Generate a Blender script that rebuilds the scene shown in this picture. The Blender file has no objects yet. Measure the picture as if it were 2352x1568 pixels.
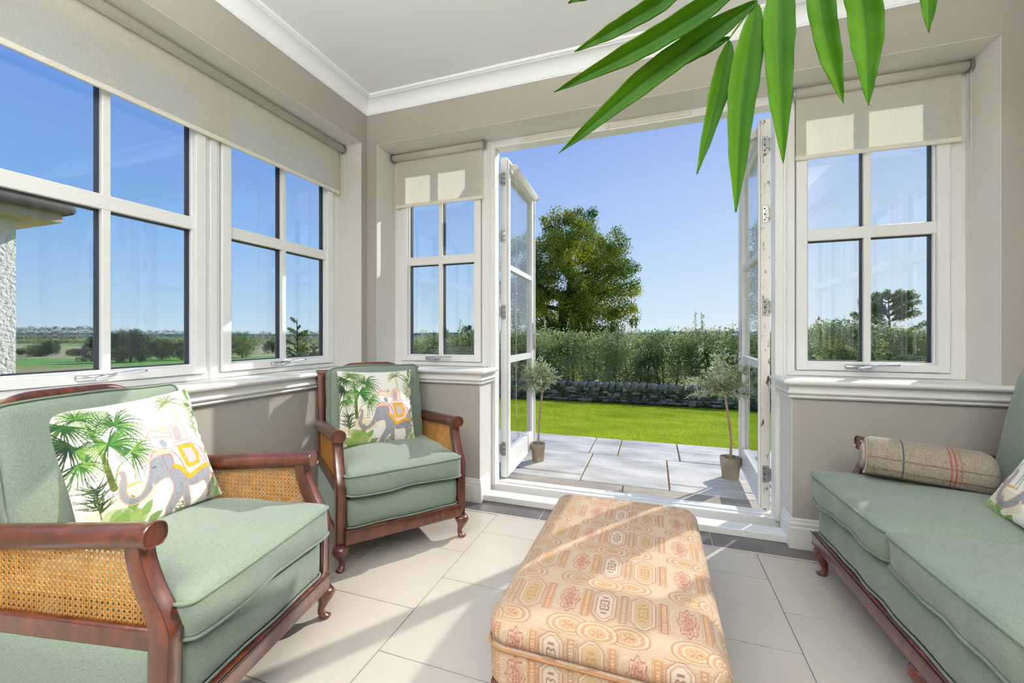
import bpy, bmesh, math, random
import numpy as np
from mathutils import Vector, Matrix, Euler

# ------------------------------------------------------------------ scene, camera, world, sun
scene = bpy.context.scene
COL = scene.collection
F_PX = 950.0
YAW = math.atan2(326, 950)
cam_d = bpy.data.cameras.new('camera')
cam_d.sensor_width = 36.0
cam_d.lens = F_PX / 2352 * 36.0
cam_d.shift_y = -16.0 / 2352
cam_d.clip_start = 0.02
cam_d.clip_end = 20000
cam = bpy.data.objects.new('camera', cam_d)
COL.objects.link(cam)
cam.location = (0, 0, 1.0)
cam.rotation_euler = (math.pi / 2, 0, YAW)
scene.camera = cam

scene.view_settings.view_transform = 'Standard'
scene.view_settings.look = 'None'
scene.view_settings.exposure = 0.0
scene.view_settings.gamma = 1.0
scene.view_settings.use_curve_mapping = False
scene.cycles.max_bounces = 10
scene.cycles.diffuse_bounces = 5
scene.cycles.glossy_bounces = 4
scene.cycles.transmission_bounces = 6
scene.cycles.transparent_max_bounces = 24
scene.cycles.caustics_reflective = False
scene.cycles.caustics_refractive = False
scene.cycles.sample_clamp_indirect = 6.0
scene.cycles.use_denoising = True

SUN_AZ = math.radians(34.3)     # from +Y towards +X
SUN_EL = math.radians(34.0)
world = bpy.data.worlds.new('sky'); scene.world = world
world.use_nodes = True
wn = world.node_tree.nodes; wl = world.node_tree.links
wn.clear()
# clear autumn sky: deep blue high up, pale at the horizon, paler again around the sun
def W(kind, **k):
    n = wn.new(kind)
    for a, v in k.items(): setattr(n, a, v)
    return n
def Wm(op, a, b=None, c=None, clamp=False):
    n = W('ShaderNodeMath', operation=op, use_clamp=clamp)
    for i, v in enumerate((a, b, c)):
        if v is None: continue
        if isinstance(v, (int, float)): n.inputs[i].default_value = v
        else: wl.new(v, n.inputs[i])
    return n.outputs[0]
wt = W('ShaderNodeTexCoord'); sp = W('ShaderNodeSeparateXYZ'); wl.new(wt.outputs['Generated'], sp.inputs[0])
up = Wm('POWER', Wm('MULTIPLY', Wm('MAXIMUM', sp.outputs[2], 0.0), 1.0), 0.75)
ramp = W('ShaderNodeValToRGB'); wl.new(up, ramp.inputs[0])
def S4(r, g, b):
    f = lambda c: (c / 255 / 12.92) if c / 255 <= 0.04045 else ((c / 255 + 0.055) / 1.055) ** 2.4
    return (f(r), f(g), f(b), 1)
el = ramp.color_ramp.elements
el[0].position = 0.0; el[0].color = S4(206, 226, 240); el[1].position = 1.0; el[1].color = S4(92, 140, 214)
for p_, c_ in ((0.10, (176, 214, 244)), (0.30, (122, 180, 246)), (0.58, (78, 134, 232))):
    e_ = el.new(p_); e_.color = S4(*c_)
dv = W('ShaderNodeVectorMath', operation='DOT_PRODUCT'); wl.new(wt.outputs['Generated'], dv.inputs[0])
dv.inputs[1].default_value = (math.sin(SUN_AZ) * math.cos(SUN_EL), math.cos(SUN_AZ) * math.cos(SUN_EL), math.sin(SUN_EL))
glow = Wm('POWER', Wm('MAXIMUM', Wm('MULTIPLY_ADD', dv.outputs['Value'], 0.5, 0.5), 0.0), 3.0)
mixn = W('ShaderNodeMix', data_type='RGBA'); wl.new(Wm('MULTIPLY', Wm('MULTIPLY', glow, 0.95), Wm('SUBTRACT', 1.0, Wm('MULTIPLY', up, 1.15), clamp=True)), mixn.inputs['Factor'])
wl.new(ramp.outputs[0], mixn.inputs['A']); mixn.inputs['B'].default_value = S4(240, 248, 255)
bg = wn.new('ShaderNodeBackground'); bg.inputs['Strength'].default_value = 1.0
wo = wn.new('ShaderNodeOutputWorld')
wl.new(mixn.outputs['Result'], bg.inputs[0]); wl.new(bg.outputs[0], wo.inputs[0])

sun_d = bpy.data.lights.new('sun', 'SUN'); sun_d.energy = 4.6; sun_d.angle = math.radians(0.53)
sun_d.color = (1.0, 0.955, 0.88)
sun = bpy.data.objects.new('sun', sun_d); COL.objects.link(sun)
sun.location = (6, 9, 8)
sv = Vector((math.sin(SUN_AZ) * math.cos(SUN_EL), math.cos(SUN_AZ) * math.cos(SUN_EL), math.sin(SUN_EL)))
sun.rotation_euler = sv.to_track_quat('Z', 'Y').to_euler()

# added room fill, out of view behind the camera (fittings are built further down)
FILL_LAMPS = [(-0.95, -0.38), (0.6, -0.38), (-0.95, -1.9), (0.6, -1.9)]
FILL_W = 34.0

# ------------------------------------------------------------------ helpers
rnd = random.Random(7)
rng = np.random.default_rng(11)

def lin(c):
    c = np.asarray(c, float) / 255.0
    return np.where(c <= 0.04045, c / 12.92, ((c + 0.055) / 1.055) ** 2.4)

def L4(r, g, b):
    v = lin((r, g, b)); return (float(v[0]), float(v[1]), float(v[2]), 1.0)

def mesh_obj(name, verts, faces, mats, parent=None, smooth=True, fmat=None, loc=None, rot=None):
    me = bpy.data.meshes.new(name)
    me.from_pydata([tuple(map(float, v)) for v in verts], [], [tuple(int(i) for i in f) for f in faces])
    if not isinstance(mats, (list, tuple)): mats = [mats]
    for m in mats: me.materials.append(m)
    if fmat is not None: me.polygons.foreach_set('material_index', fmat)
    if smooth: me.polygons.foreach_set('use_smooth', [True] * len(me.polygons))
    me.update()
    o = bpy.data.objects.new(name, me); COL.objects.link(o)
    if parent: o.parent = parent
    if loc: o.location = loc
    if rot: o.rotation_euler = rot
    return o

class MB:
    """collects simple solids into one mesh"""
    def __init__(s): s.v = []; s.f = []; s.m = []
    def add(s, V, Fc, m=0):
        b = len(s.v); s.v.extend([tuple(p) for p in V]); s.f.extend([tuple(i + b for i in f) for f in Fc]); s.m.extend([m] * len(Fc)); return s
    def box(s, x0, x1, y0, y1, z0, z1, m=0):
        V = [(x, y, z) for z in (z0, z1) for y in (y0, y1) for x in (x0, x1)]
        return s.add(V, [(0, 2, 3, 1), (4, 5, 7, 6), (0, 1, 5, 4), (2, 6, 7, 3), (0, 4, 6, 2), (1, 3, 7, 5)], m)
    def tube(s, pts, r, n=8, closed=False, m=0, caps=True):
        V, Fc = tube_geo(pts, r, n, closed, caps); return s.add(V, Fc, m)
    def xf(s, M):
        s.v = [tuple(M @ Vector(p)) for p in s.v]; return s
    def obj(s, name, mats, parent=None, smooth=False, bevel=0, seg=2, **k):
        o = mesh_obj(name, s.v, s.f, mats, parent, smooth, s.m, **k)
        if bevel:
            b = o.modifiers.new('bevel', 'BEVEL'); b.width = bevel; b.segments = seg; b.limit_method = 'ANGLE'
            b.harden_normals = False
            for p in o.data.polygons: p.use_smooth = True
            try: o.data.set_sharp_from_angle(angle=math.radians(40))
            except Exception: pass
            b.use_clamp_overlap = True
        return o

def tube_geo(pts, r, n=8, closed=False, caps=True):
    P = [Vector(p) for p in pts]; N = len(P)
    R = r if hasattr(r, '__len__') else [r] * N
    V = []; Fc = []
    up = None
    for i in range(N):
        a = P[(i - 1) % N] if (closed or i > 0) else P[i]
        b = P[(i + 1) % N] if (closed or i < N - 1) else P[i]
        t = (b - a)
        t = t.normalized() if t.length > 1e-9 else Vector((0, 0, 1))
        if up is None:
            up = Vector((0, 0, 1)) if abs(t.z) < 0.9 else Vector((1, 0, 0))
        x = up - t * up.dot(t)
        if x.length < 1e-6: x = t.orthogonal()
        x.normalize(); up = x
        y = t.cross(x)
        for k in range(n):
            a_ = 2 * math.pi * k / n
            V.append(P[i] + x * (math.cos(a_) * R[i]) + y * (math.sin(a_) * R[i]))
    M = N if closed else N - 1
    for i in range(M):
        for k in range(n):
            a0 = i * n + k; a1 = i * n + (k + 1) % n; j = (i + 1) % N
            Fc.append((a0, a1, j * n + (k + 1) % n, j * n + k))
    if caps and not closed:
        Fc.append(tuple(reversed(range(n)))); Fc.append(tuple(range((N - 1) * n, N * n)))
    return V, Fc

def loft(rings, caps=True):
    """rings: list of equally long closed rings"""
    n = len(rings[0]); V = [p for r in rings for p in r]; Fc = []
    for i in range(len(rings) - 1):
        for k in range(n):
            Fc.append((i * n + k, i * n + (k + 1) % n, (i + 1) * n + (k + 1) % n, (i + 1) * n + k))
    if caps:
        Fc.append(tuple(reversed(range(n)))); Fc.append(tuple(range((len(rings) - 1) * n, len(rings) * n)))
    return V, Fc

def rrect(w, d, r, k=3):
    """rounded rectangle ring in 2D"""
    out = []
    for cx, cy, a0 in ((w / 2 - r, d / 2 - r, 0), (-w / 2 + r, d / 2 - r, 90), (-w / 2 + r, -d / 2 + r, 180), (w / 2 - r, -d / 2 + r, 270)):
        for i in range(k + 1):
            a = math.radians(a0 + 90 * i / k); out.append((cx + r * math.cos(a), cy + r * math.sin(a)))
    return out

def lathe(prof, n=24):
    rings = [[(r * math.cos(2 * math.pi * k / n), r * math.sin(2 * math.pi * k / n), z) for k in range(n)] for r, z in prof]
    return loft(rings)

def spline(pts, m=8):
    """Catmull-Rom"""
    P = [np.array(p, float) for p in pts]; out = []
    P = [2 * P[0] - P[1]] + P + [2 * P[-1] - P[-2]]
    for i in range(1, len(P) - 2):
        for k in range(m):
            t = k / m
            out.append(0.5 * ((2 * P[i]) + (-P[i - 1] + P[i + 1]) * t + (2 * P[i - 1] - 5 * P[i] + 4 * P[i + 1] - P[i + 2]) * t * t + (-P[i - 1] + 3 * P[i] - 3 * P[i + 1] + P[i + 2]) * t ** 3))
    out.append(P[-2]); return out

def sweep_plan(path, prof, side=1, flip=False):
    """prof: (offset, z) points; path: plan polyline; offset goes to the left normal * side, mitred"""
    n = len(path); rings = []
    for i, p in enumerate(path):
        p = np.array(p, float)
        d0 = (p - np.array(path[i - 1])) if i > 0 else None
        d1 = (np.array(path[i + 1]) - p) if i < n - 1 else None
        if d0 is None: d0 = d1
        if d1 is None: d1 = d0
        d0 = d0 / np.linalg.norm(d0); d1 = d1 / np.linalg.norm(d1)
        n0 = np.array((-d0[1], d0[0])); n1 = np.array((-d1[1], d1[0]))
        m = (n0 + n1); m /= np.linalg.norm(m); k = 1 / max(0.2, m.dot(n0))
        rings.append([(p[0] + m[0] * k * o * side, p[1] + m[1] * k * o * side, z) for o, z in prof])
    return loft(rings)

def tag(o, label=None, cat=None, group=None, kind=None):
    if label: o['label'] = label
    if cat: o['category'] = cat
    if group: o['group'] = group
    if kind: o['kind'] = kind
    return o

def empty(name, loc=(0, 0, 0), rz=0.0, label=None, cat=None, group=None, kind=None, parent=None):
    o = bpy.data.objects.new(name, None); COL.objects.link(o)
    o.empty_display_size = 0.1
    o.location = loc; o.rotation_euler = (0, 0, rz)
    if parent: o.parent = parent
    return tag(o, label, cat, group, kind)

def kids(o): return [c for c in list(bpy.data.objects) if c.parent == o]

def copy_tree(o, parent=None):
    c = o.copy(); COL.objects.link(c)
    c.parent = parent
    for ch in kids(o): copy_tree(ch, c)
    return c

# ------------------------------------------------------------------ materials
def new_mat(name):
    m = bpy.data.materials.new(name); m.use_nodes = True
    nt = m.node_tree; nt.nodes.clear()
    out = nt.nodes.new('ShaderNodeOutputMaterial')
    return m, nt, out

def N(nt, kind, **k):
    n = nt.nodes.new(kind)
    for a, v in k.items():
        if a.startswith('i_'): n.inputs[a[2:].replace('_', ' ')].default_value = v
        else: setattr(n, a, v)
    return n

def noise_col(nt, c1, c2, scale, detail=4, rough=0.55, coord='Object', stretch=None, lo=0.3, hi=0.7):
    tc = N(nt, 'ShaderNodeTexCoord'); src = tc.outputs[coord]
    if stretch:
        mp = N(nt, 'ShaderNodeMapping'); mp.inputs['Scale'].default_value = stretch
        nt.links.new(src, mp.inputs[0]); src = mp.outputs[0]
    nz = N(nt, 'ShaderNodeTexNoise', i_Scale=scale, i_Detail=detail, i_Roughness=rough)
    nt.links.new(src, nz.inputs['Vector'])
    cr = N(nt, 'ShaderNodeValToRGB')
    cr.color_ramp.elements[0].position = lo; cr.color_ramp.elements[0].color = c1
    cr.color_ramp.elements[1].position = hi; cr.color_ramp.elements[1].color = c2
    nt.links.new(nz.outputs[0], cr.inputs[0])
    return cr, nz, src

def pbr(name, c1, c2=None, rough=0.6, scale=8, bump=0.0, bscale=None, spec=0.5, metal=0.0, coat=0.0, stretch=None, sheen=0.0, lo=0.3, hi=0.7, detail=4, transl=0.0, bdist=0.005):
    m, nt, out = new_mat(name)
    b = N(nt, 'ShaderNodeBsdfPrincipled', i_Roughness=rough, i_Metallic=metal)
    b.inputs['Specular IOR Level'].default_value = spec
    b.inputs['Coat Weight'].default_value = coat
    b.inputs['Coat Roughness'].default_value = 0.12
    b.inputs['Sheen Weight'].default_value = sheen
    if c2 is None: c2 = c1
    cr, nz, src = noise_col(nt, c1, c2, scale, stretch=stretch, lo=lo, hi=hi, detail=detail)
    nt.links.new(cr.outputs[0], b.inputs['Base Color'])
    if bump:
        nb = N(nt, 'ShaderNodeTexNoise', i_Scale=bscale or scale * 4, i_Detail=3.0)
        nt.links.new(src, nb.inputs['Vector'])
        bp = N(nt, 'ShaderNodeBump', i_Strength=bump, i_Distance=bdist)
        nt.links.new(nb.outputs[0], bp.inputs['Height']); nt.links.new(bp.outputs[0], b.inputs['Normal'])
    if transl:
        t = N(nt, 'ShaderNodeBsdfTranslucent'); nt.links.new(cr.outputs[0], t.inputs[0])
        mx = N(nt, 'ShaderNodeMixShader'); mx.inputs[0].default_value = transl
        nt.links.new(b.outputs[0], mx.inputs[1]); nt.links.new(t.outputs[0], mx.inputs[2])
        nt.links.new(mx.outputs[0], out.inputs[0])
    else: nt.links.new(b.outputs[0], out.inputs[0])
    return m

WALL = pbr('wall_paint', L4(162, 156, 145), L4(166, 160, 149), rough=0.75, scale=3, bump=0.03, bscale=180)
REVEAL = pbr('pale_reveal_paint', L4(214, 210, 202), L4(218, 214, 206), rough=0.6, scale=3, bump=0.02, bscale=150)
CEIL = pbr('ceiling_paint', L4(234, 235, 235), L4(237, 238, 238), rough=0.8, scale=2, bump=0.02, bscale=120)
PAINT = pbr('satin_woodwork_paint', L4(228, 227, 222), L4(231, 230, 225), rough=0.32, scale=4, bump=0.02, bscale=60)
UPVC = pbr('white_frame', L4(240, 239, 237), L4(236, 235, 231), rough=0.3, scale=5, bump=0.015, bscale=90)
SPOT = pbr('weathered_white_frame', L4(223, 219, 210), L4(72, 58, 46), rough=0.5, scale=42, lo=0.58, hi=0.66, detail=10, stretch=(1, 1, 0.4))
SEAL = pbr('dark_glazing_gasket', L4(34, 40, 54), L4(42, 48, 62), rough=0.5)
STEEL = pbr('brushed_steel', L4(150, 150, 146), L4(185, 184, 178), rough=0.35, scale=30, metal=0.9)
CHROME = pbr('satin_chrome', L4(196, 197, 200), L4(210, 210, 212), rough=0.22, metal=0.9)
CORD = pbr('cream_cord', L4(226, 222, 210), rough=0.5)
EXTW = pbr('house_wall_outside', L4(190, 178, 158), L4(150, 138, 118), rough=0.9, scale=6, bump=0.5, bscale=20)
TILE = pbr('beige_porcelain_tile', L4(180, 172, 161), L4(190, 183, 172), rough=0.38, scale=2.2, detail=6)
SLATE = pbr('dark_border_tile', L4(84, 79, 82), L4(104, 97, 97), rough=0.34, scale=6, detail=7)
GROUT = pbr('dark_grout', L4(92, 84, 76), L4(105, 97, 88), rough=0.9, scale=40)
GROUTL = pbr('pale_grout', L4(196, 188, 176), rough=0.9)
SAND = pbr('sandy_joint', L4(168, 145, 108), L4(128, 104, 70), rough=0.95, scale=40, bump=0.4)
PATIO = pbr('riven_pale_flagstone', L4(150, 147, 140), L4(206, 203, 196), rough=0.6, scale=2.2, bump=1.0, bscale=5, detail=10, bdist=.02, lo=.25, hi=.6, stretch=(1, 2.2, 1))
PATIOB = pbr('riven_brown_flagstone', L4(140, 130, 116), L4(168, 160, 148), rough=0.6, scale=4, bump=0.7, bscale=9, detail=8, stretch=(1, 3, 1))
LAWN = pbr('lawn_soil_and_turf', L4(116, 140, 22), L4(166, 184, 44), spec=0.05, rough=0.9, scale=1.5, bump=0.5, bscale=60)
GRASS = pbr('lawn_grass_blades', L4(136, 162, 26), L4(196, 204, 60), rough=0.7, scale=1.2, spec=0.05, transl=0.3)
DRYG = pbr('dry_grass_field', L4(176, 160, 102), L4(142, 142, 78), rough=0.95, scale=0.25, detail=8)
GREENF = pbr('bright_green_field', L4(104, 150, 58), L4(122, 164, 70), rough=0.95, scale=0.08)
OLIVEF = pbr('pale_green_field', L4(150, 152, 98), L4(172, 168, 118), rough=0.95, scale=0.05)
HILL = pbr('hazed_hill', L4(128, 150, 176), L4(138, 160, 186), rough=1.0, scale=0.002)  # blue of the distance haze is put into the base colour
STONE = pbr('dry_stone', L4(112, 106, 88), L4(172, 164, 142), rough=0.9, scale=9, bump=0.8, bscale=30, detail=8)
STONE_B = pbr('mossy_stone', L4(78, 82, 44), L4(118, 112, 92), rough=0.95, scale=7, bump=0.8, bscale=30, lo=0.42, hi=0.6)
SOIL = pbr('dark_wall_core', L4(46, 44, 34), L4(70, 66, 52), rough=1.0)
BARK = pbr('tree_bark', L4(60, 50, 38), L4(92, 80, 62), rough=0.9, scale=12, stretch=(1, 1, 0.2), bump=0.6)
OLIVEBARK = pbr('olive_stem', L4(152, 122, 96), L4(184, 154, 124), rough=0.8, scale=20, stretch=(1, 1, 0.2))
OAKL = pbr('oak_leaves', L4(78, 116, 44), L4(196, 196, 58), rough=0.55, scale=0.55, lo=0.40, hi=0.64, detail=5, transl=0.45, spec=0.3)
HEDGEL = pbr('hedge_leaves', L4(104, 134, 74), L4(214, 224, 158), rough=0.5, scale=1.3, lo=0.38, hi=0.62, detail=6, transl=0.4, spec=0.4)
TREEL = pbr('mixed_tree_leaves', L4(52, 78, 44), L4(104, 124, 66), rough=0.6, scale=0.5, transl=0.25, spec=0.2)
FART = pbr('far_tree_leaves', L4(66, 92, 70), L4(104, 124, 84), rough=0.8, scale=0.09, lo=0.4, hi=0.62, transl=0.2, spec=0.1)
CONIF = pbr('conifer_needles', L4(56, 80, 66), L4(82, 104, 82), rough=0.8, scale=0.4, transl=0.15, spec=0.1)
PALEL = pbr('pale_green_leaves', L4(96, 124, 56), L4(150, 166, 92), rough=0.6, scale=0.7, transl=0.35, spec=0.2)
OLIVEL = pbr('olive_leaves', L4(132, 152, 112), L4(196, 206, 172), rough=0.5, scale=14, transl=0.25)
OLIVEFRUIT = pbr('red_berry', L4(128, 44, 60), rough=0.4)
POT = pbr('weathered_clay_pot', L4(126, 112, 92), L4(170, 158, 138), rough=0.85, scale=14, bump=0.4, bscale=50, detail=7)
MOSS = pbr('pot_topping', L4(80, 90, 72), L4(150, 156, 132), rough=0.9, scale=60)
RENDER_W = pbr('white_roughcast', L4(222, 220, 214), L4(236, 234, 228), rough=0.95, scale=20, bump=1.0, bscale=26, bdist=.03)
ROOFS = pbr('grey_roof_slate', L4(96, 98, 104), L4(128, 128, 130), rough=0.7, scale=6, bump=0.4)
LEAD = pbr('gutter_grey', L4(62, 62, 64), L4(84, 84, 84), rough=0.5, scale=9)
FASCIA = pbr('eaves_board', L4(178, 168, 146), L4(190, 182, 160), rough=0.7)
WOOD = None

def make_wood():
    m, nt, out = new_mat('polished_mahogany')
    tc = N(nt, 'ShaderNodeTexCoord')
    mp = N(nt, 'ShaderNodeMapping'); mp.inputs['Scale'].default_value = (22, 9, 3.0)
    nt.links.new(tc.outputs['Object'], mp.inputs[0])
    nz = N(nt, 'ShaderNodeTexNoise', i_Scale=2.2, i_Detail=7.0, i_Roughness=0.6, i_Distortion=0.6)
    nt.links.new(mp.outputs[0], nz.inputs['Vector'])
    cr = N(nt, 'ShaderNodeValToRGB')
    e = cr.color_ramp.elements; e[0].position = 0.25; e[0].color = L4(46, 20, 13); e[1].position = 0.8; e[1].color = L4(124, 62, 34)
    e2 = cr.color_ramp.elements.new(0.5); e2.color = L4(82, 37, 22)
    nt.links.new(nz.outputs[0], cr.inputs[0])
    b = N(nt, 'ShaderNodeBsdfPrincipled', i_Roughness=0.3)
    b.inputs['Coat Weight'].default_value = 0.6; b.inputs['Coat Roughness'].default_value = 0.16
    nt.links.new(cr.outputs[0], b.inputs['Base Color'])
    nt.links.new(b.outputs[0], out.inputs[0]); return m
WOOD = make_wood()
EBONY = pbr('dark_inlay_line', L4(40, 16, 14), rough=0.4, coat=0.4)
CANE = pbr('woven_cane', L4(196, 138, 66), L4(222, 172, 96), rough=0.5, scale=30, transl=0.15)

def make_linen(name, ca, cb, wscale=1500):
    m, nt, out = new_mat(name)
    tc = N(nt, 'ShaderNodeTexCoord')
    tot = None
    nodes = []
    for st in ((1, 0.08, 0.3), (0.08, 1, 0.3), (0.3, 0.1, 1)):
        mp = N(nt, 'ShaderNodeMapping'); mp.inputs['Scale'].default_value = st
        nt.links.new(tc.outputs['Object'], mp.inputs[0])
        nz = N(nt, 'ShaderNodeTexNoise', i_Scale=wscale, i_Detail=2.0); nt.links.new(mp.outputs[0], nz.inputs['Vector'])
        nodes.append(nz)
    a = N(nt, 'ShaderNodeMath', operation='ADD'); nt.links.new(nodes[0].outputs[0], a.inputs[0]); nt.links.new(nodes[1].outputs[0], a.inputs[1])
    a2 = N(nt, 'ShaderNodeMath', operation='ADD'); nt.links.new(a.outputs[0], a2.inputs[0]); nt.links.new(nodes[2].outputs[0], a2.inputs[1])
    d = N(nt, 'ShaderNodeMath', operation='MULTIPLY'); d.inputs[1].default_value = 0.3333; nt.links.new(a2.outputs[0], d.inputs[0])
    cr = N(nt, 'ShaderNodeValToRGB')
    e = cr.color_ramp.elements; e[0].position = 0.38; e[0].color = ca; e[1].position = 0.62; e[1].color = cb
    nt.links.new(d.outputs[0], cr.inputs[0])
    b = N(nt, 'ShaderNodeBsdfPrincipled', i_Roughness=0.85); b.inputs['Sheen Weight'].default_value = 0.25
    b.inputs['Specular IOR Level'].default_value = 0.2
    nt.links.new(cr.outputs[0], b.inputs['Base Color'])
    bp = N(nt, 'ShaderNodeBump', i_Strength=0.25, i_Distance=0.002)
    nt.links.new(d.outputs[0], bp.inputs['Height']); nt.links.new(bp.outputs[0], b.inputs['Normal'])
    nt.links.new(b.outputs[0], out.inputs[0]); return m
LINEN = make_linen('sage_green_linen', L4(98, 111, 97), L4(129, 142, 125))
PIPE = make_linen('sage_green_piping', L4(92, 107, 91), L4(120, 134, 116))

def make_blind():
    m, nt, out = new_mat('cream_blind_fabric')
    cr, nz, src = noise_col(nt, L4(238, 235, 226), L4(248, 246, 240), 260, stretch=(1, 1, 0.12))
    d = N(nt, 'ShaderNodeBsdfDiffuse'); t = N(nt, 'ShaderNodeBsdfTranslucent')
    nt.links.new(cr.outputs[0], d.inputs[0]); nt.links.new(cr.outputs[0], t.inputs[0])
    mx = N(nt, 'ShaderNodeMixShader'); mx.inputs[0].default_value = 0.66
    nt.links.new(d.outputs[0], mx.inputs[1]); nt.links.new(t.outputs[0], mx.inputs[2])
    nt.links.new(mx.outputs[0], out.inputs[0]); return m
BLIND = make_blind()
BLINDBAR = pbr('cream_blind_bar', L4(226, 221, 208), rough=0.5)

def make_glass():
    m, nt, out = new_mat('window_glass')
    # Schlick reflectance of one face of a double glazed unit
    ge = N(nt, 'ShaderNodeNewGeometry')
    dt = N(nt, 'ShaderNodeVectorMath', operation='DOT_PRODUCT')
    nt.links.new(ge.outputs['Incoming'], dt.inputs[0]); nt.links.new(ge.outputs['Normal'], dt.inputs[1])
    ab = N(nt, 'ShaderNodeMath', operation='ABSOLUTE'); nt.links.new(dt.outputs['Value'], ab.inputs[0])
    om = N(nt, 'ShaderNodeMath', operation='SUBTRACT'); om.inputs[0].default_value = 1.0; nt.links.new(ab.outputs[0], om.inputs[1])
    pw = N(nt, 'ShaderNodeMath', operation='POWER'); pw.inputs[1].default_value = 5.0; nt.links.new(om.outputs[0], pw.inputs[0])
    k = N(nt, 'ShaderNodeMath', operation='MULTIPLY_ADD'); k.inputs[1].default_value = 0.93; k.inputs[2].default_value = 0.06; k.use_clamp = True
    nt.links.new(pw.outputs[0], k.inputs[0])
    t = N(nt, 'ShaderNodeBsdfTransparent'); t.inputs[0].default_value = (0.97, 0.985, 0.98, 1)
    g = N(nt, 'ShaderNodeBsdfGlossy', i_Roughness=0.0)
    mx = N(nt, 'ShaderNodeMixShader')
    nt.links.new(k.outputs[0], mx.inputs[0]); nt.links.new(t.outputs[0], mx.inputs[1]); nt.links.new(g.outputs[0], mx.inputs[2])
    nt.links.new(mx.outputs[0], out.inputs[0]); return m
GLASS = make_glass()

def make_attr(name, rough=0.85, sheen=0.2, bump_scale=400, transl=0.0, bump=0.2, spec=0.2):
    m, nt, out = new_mat(name)
    at = N(nt, 'ShaderNodeAttribute', attribute_name='Col')
    b = N(nt, 'ShaderNodeBsdfPrincipled', i_Roughness=rough); b.inputs['Sheen Weight'].default_value = sheen
    b.inputs['Specular IOR Level'].default_value = spec
    nt.links.new(at.outputs['Color'], b.inputs['Base Color'])
    tc = N(nt, 'ShaderNodeTexCoord')
    nz = N(nt, 'ShaderNodeTexNoise', i_Scale=bump_scale, i_Detail=2.0); nt.links.new(tc.outputs['Object'], nz.inputs['Vector'])
    bp = N(nt, 'ShaderNodeBump', i_Strength=bump, i_Distance=0.002)
    nt.links.new(nz.outputs[0], bp.inputs['Height']); nt.links.new(bp.outputs[0], b.inputs['Normal'])
    nt.links.new(b.outputs[0], out.inputs[0]); return m
PRINT = make_attr('printed_cushion_cotton')
OTTO = make_attr('woven_paisley_tapestry', sheen=0.1)
TWEED = make_attr('brown_tweed_wool', bump_scale=300, bump=0.6)
PALM = make_attr('palm_leaf', rough=0.55, sheen=0.0, bump_scale=40, bump=0.1, spec=0.08)

def set_col(o, cols):
    a = o.data.color_attributes.new('Col', 'FLOAT_COLOR', 'POINT')
    c = np.ones((len(cols), 4), np.float32); c[:, :3] = cols
    a.data.foreach_set('color', c.ravel())

# ------------------------------------------------------------------ room dimensions
XL, XR, YB, YR = -1.794, 1.435, 2.275, -2.9      # left, right, back (garden) and rear walls
ZC, ZLINT, ZSILL = 2.525, 2.243, 0.79
YW = 2.478                                        # face of the garden window frames
XWL = -1.972; XWR = 1.612                         # faces of the side window frames
XD0, XD1 = -0.986, 0.618                          # door recess
WY0 = -1.85; WY1 = 2.221                          # side window openings

# floor
fl = MB()
fl.box(XL - 0.2, XR + 0.2, YR - 0.1, 2.42, -0.12, -0.003, 2)
def tile(x0, x1, y0, y1, m):
    if x1 - x0 < 0.006 or y1 - y0 < 0.006: return
    g = 0.0016
    fl.box(x0 + g, x1 - g, y0 + g, y1 - g, -0.004, 0.0, m)
TW = 0.4225
for c in range(-4, 5):
    x0 = -0.825 + c * TW; x1 = x0 + TW
    x0c, x1c = max(x0, XL), min(x1, XR)
    if x1c <= x0c: continue
    off = 1.935 if c % 2 == 0 else 1.727
    for r in range(-13, 3):
        y0 = off + r * 0.4165; y1 = y0 + 0.4165
        y1c = min(y1, 2.147); y0c = max(y0, YR)
        if y1c > y0c: tile(x0c, x1c, y0c, y1c, 0)
x = -0.59 - 0.4275 * 4
while x < XR:
    tile(max(x, XL), min(x + 0.4275, XR), 2.164, 2.42, 1); x += 0.4275
fl.box(XL, XR, 2.150, 2.161, -0.004, -0.0005, 0)
fl.box(XL, XR, 2.161, 2.42, -0.004, -0.0012, 3)
o = fl.obj('floor', [TILE, SLATE, GROUT, GROUTL]); tag(o, kind='structure')

# ceiling
o = MB().box(XL - 0.4, XR + 0.4, YR - 0.2, YB + 0.45, ZC, ZC + 0.12).obj('ceiling', CEIL); tag(o, kind='structure')

# walls
w = MB()
w.box(XL - 0.33, XL, WY0 - 0.0, WY1, -0.1, ZSILL - 0.004)          # under the windows
w.box(XL - 0.33, XL, WY0, WY1, ZLINT, ZC)
w.box(XL - 0.33, XL, WY1, YB, -0.1, ZC)
w.box(XL - 0.33, XL, YR, WY0, -0.1, ZC)
e_ = 0.0025
w.box(XL - 0.33, XL - .001, WY0, WY1, ZLINT - e_, ZLINT + .001, 1); w.box(XL - 0.33, XL - .001, WY1 - e_, WY1 + .001, ZSILL, ZLINT, 1); w.box(XL - 0.33, XL - .001, WY0 - .001, WY0 + e_, ZSILL, ZLINT, 1)
o = w.obj('wall_left', [WALL, REVEAL]); tag(o, kind='structure')
w = MB()
w.box(XR, XR + 0.33, WY0, WY1, -0.1, ZSILL - 0.004)
w.box(XR, XR + 0.33, WY0, WY1, ZLINT, ZC)
w.box(XR, XR + 0.33, WY1, YB, -0.1, ZC)
w.box(XR, XR + 0.33, YR, WY0, -0.1, ZC)
w.box(XR + .001, XR + 0.33, WY0, WY1, ZLINT - e_, ZLINT + .001, 1); w.box(XR + .001, XR + 0.33, WY1 - e_, WY1 + .001, ZSILL, ZLINT, 1); w.box(XR + .001, XR + 0.33, WY0 - .001, WY0 + e_, ZSILL, ZLINT, 1)
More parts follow.
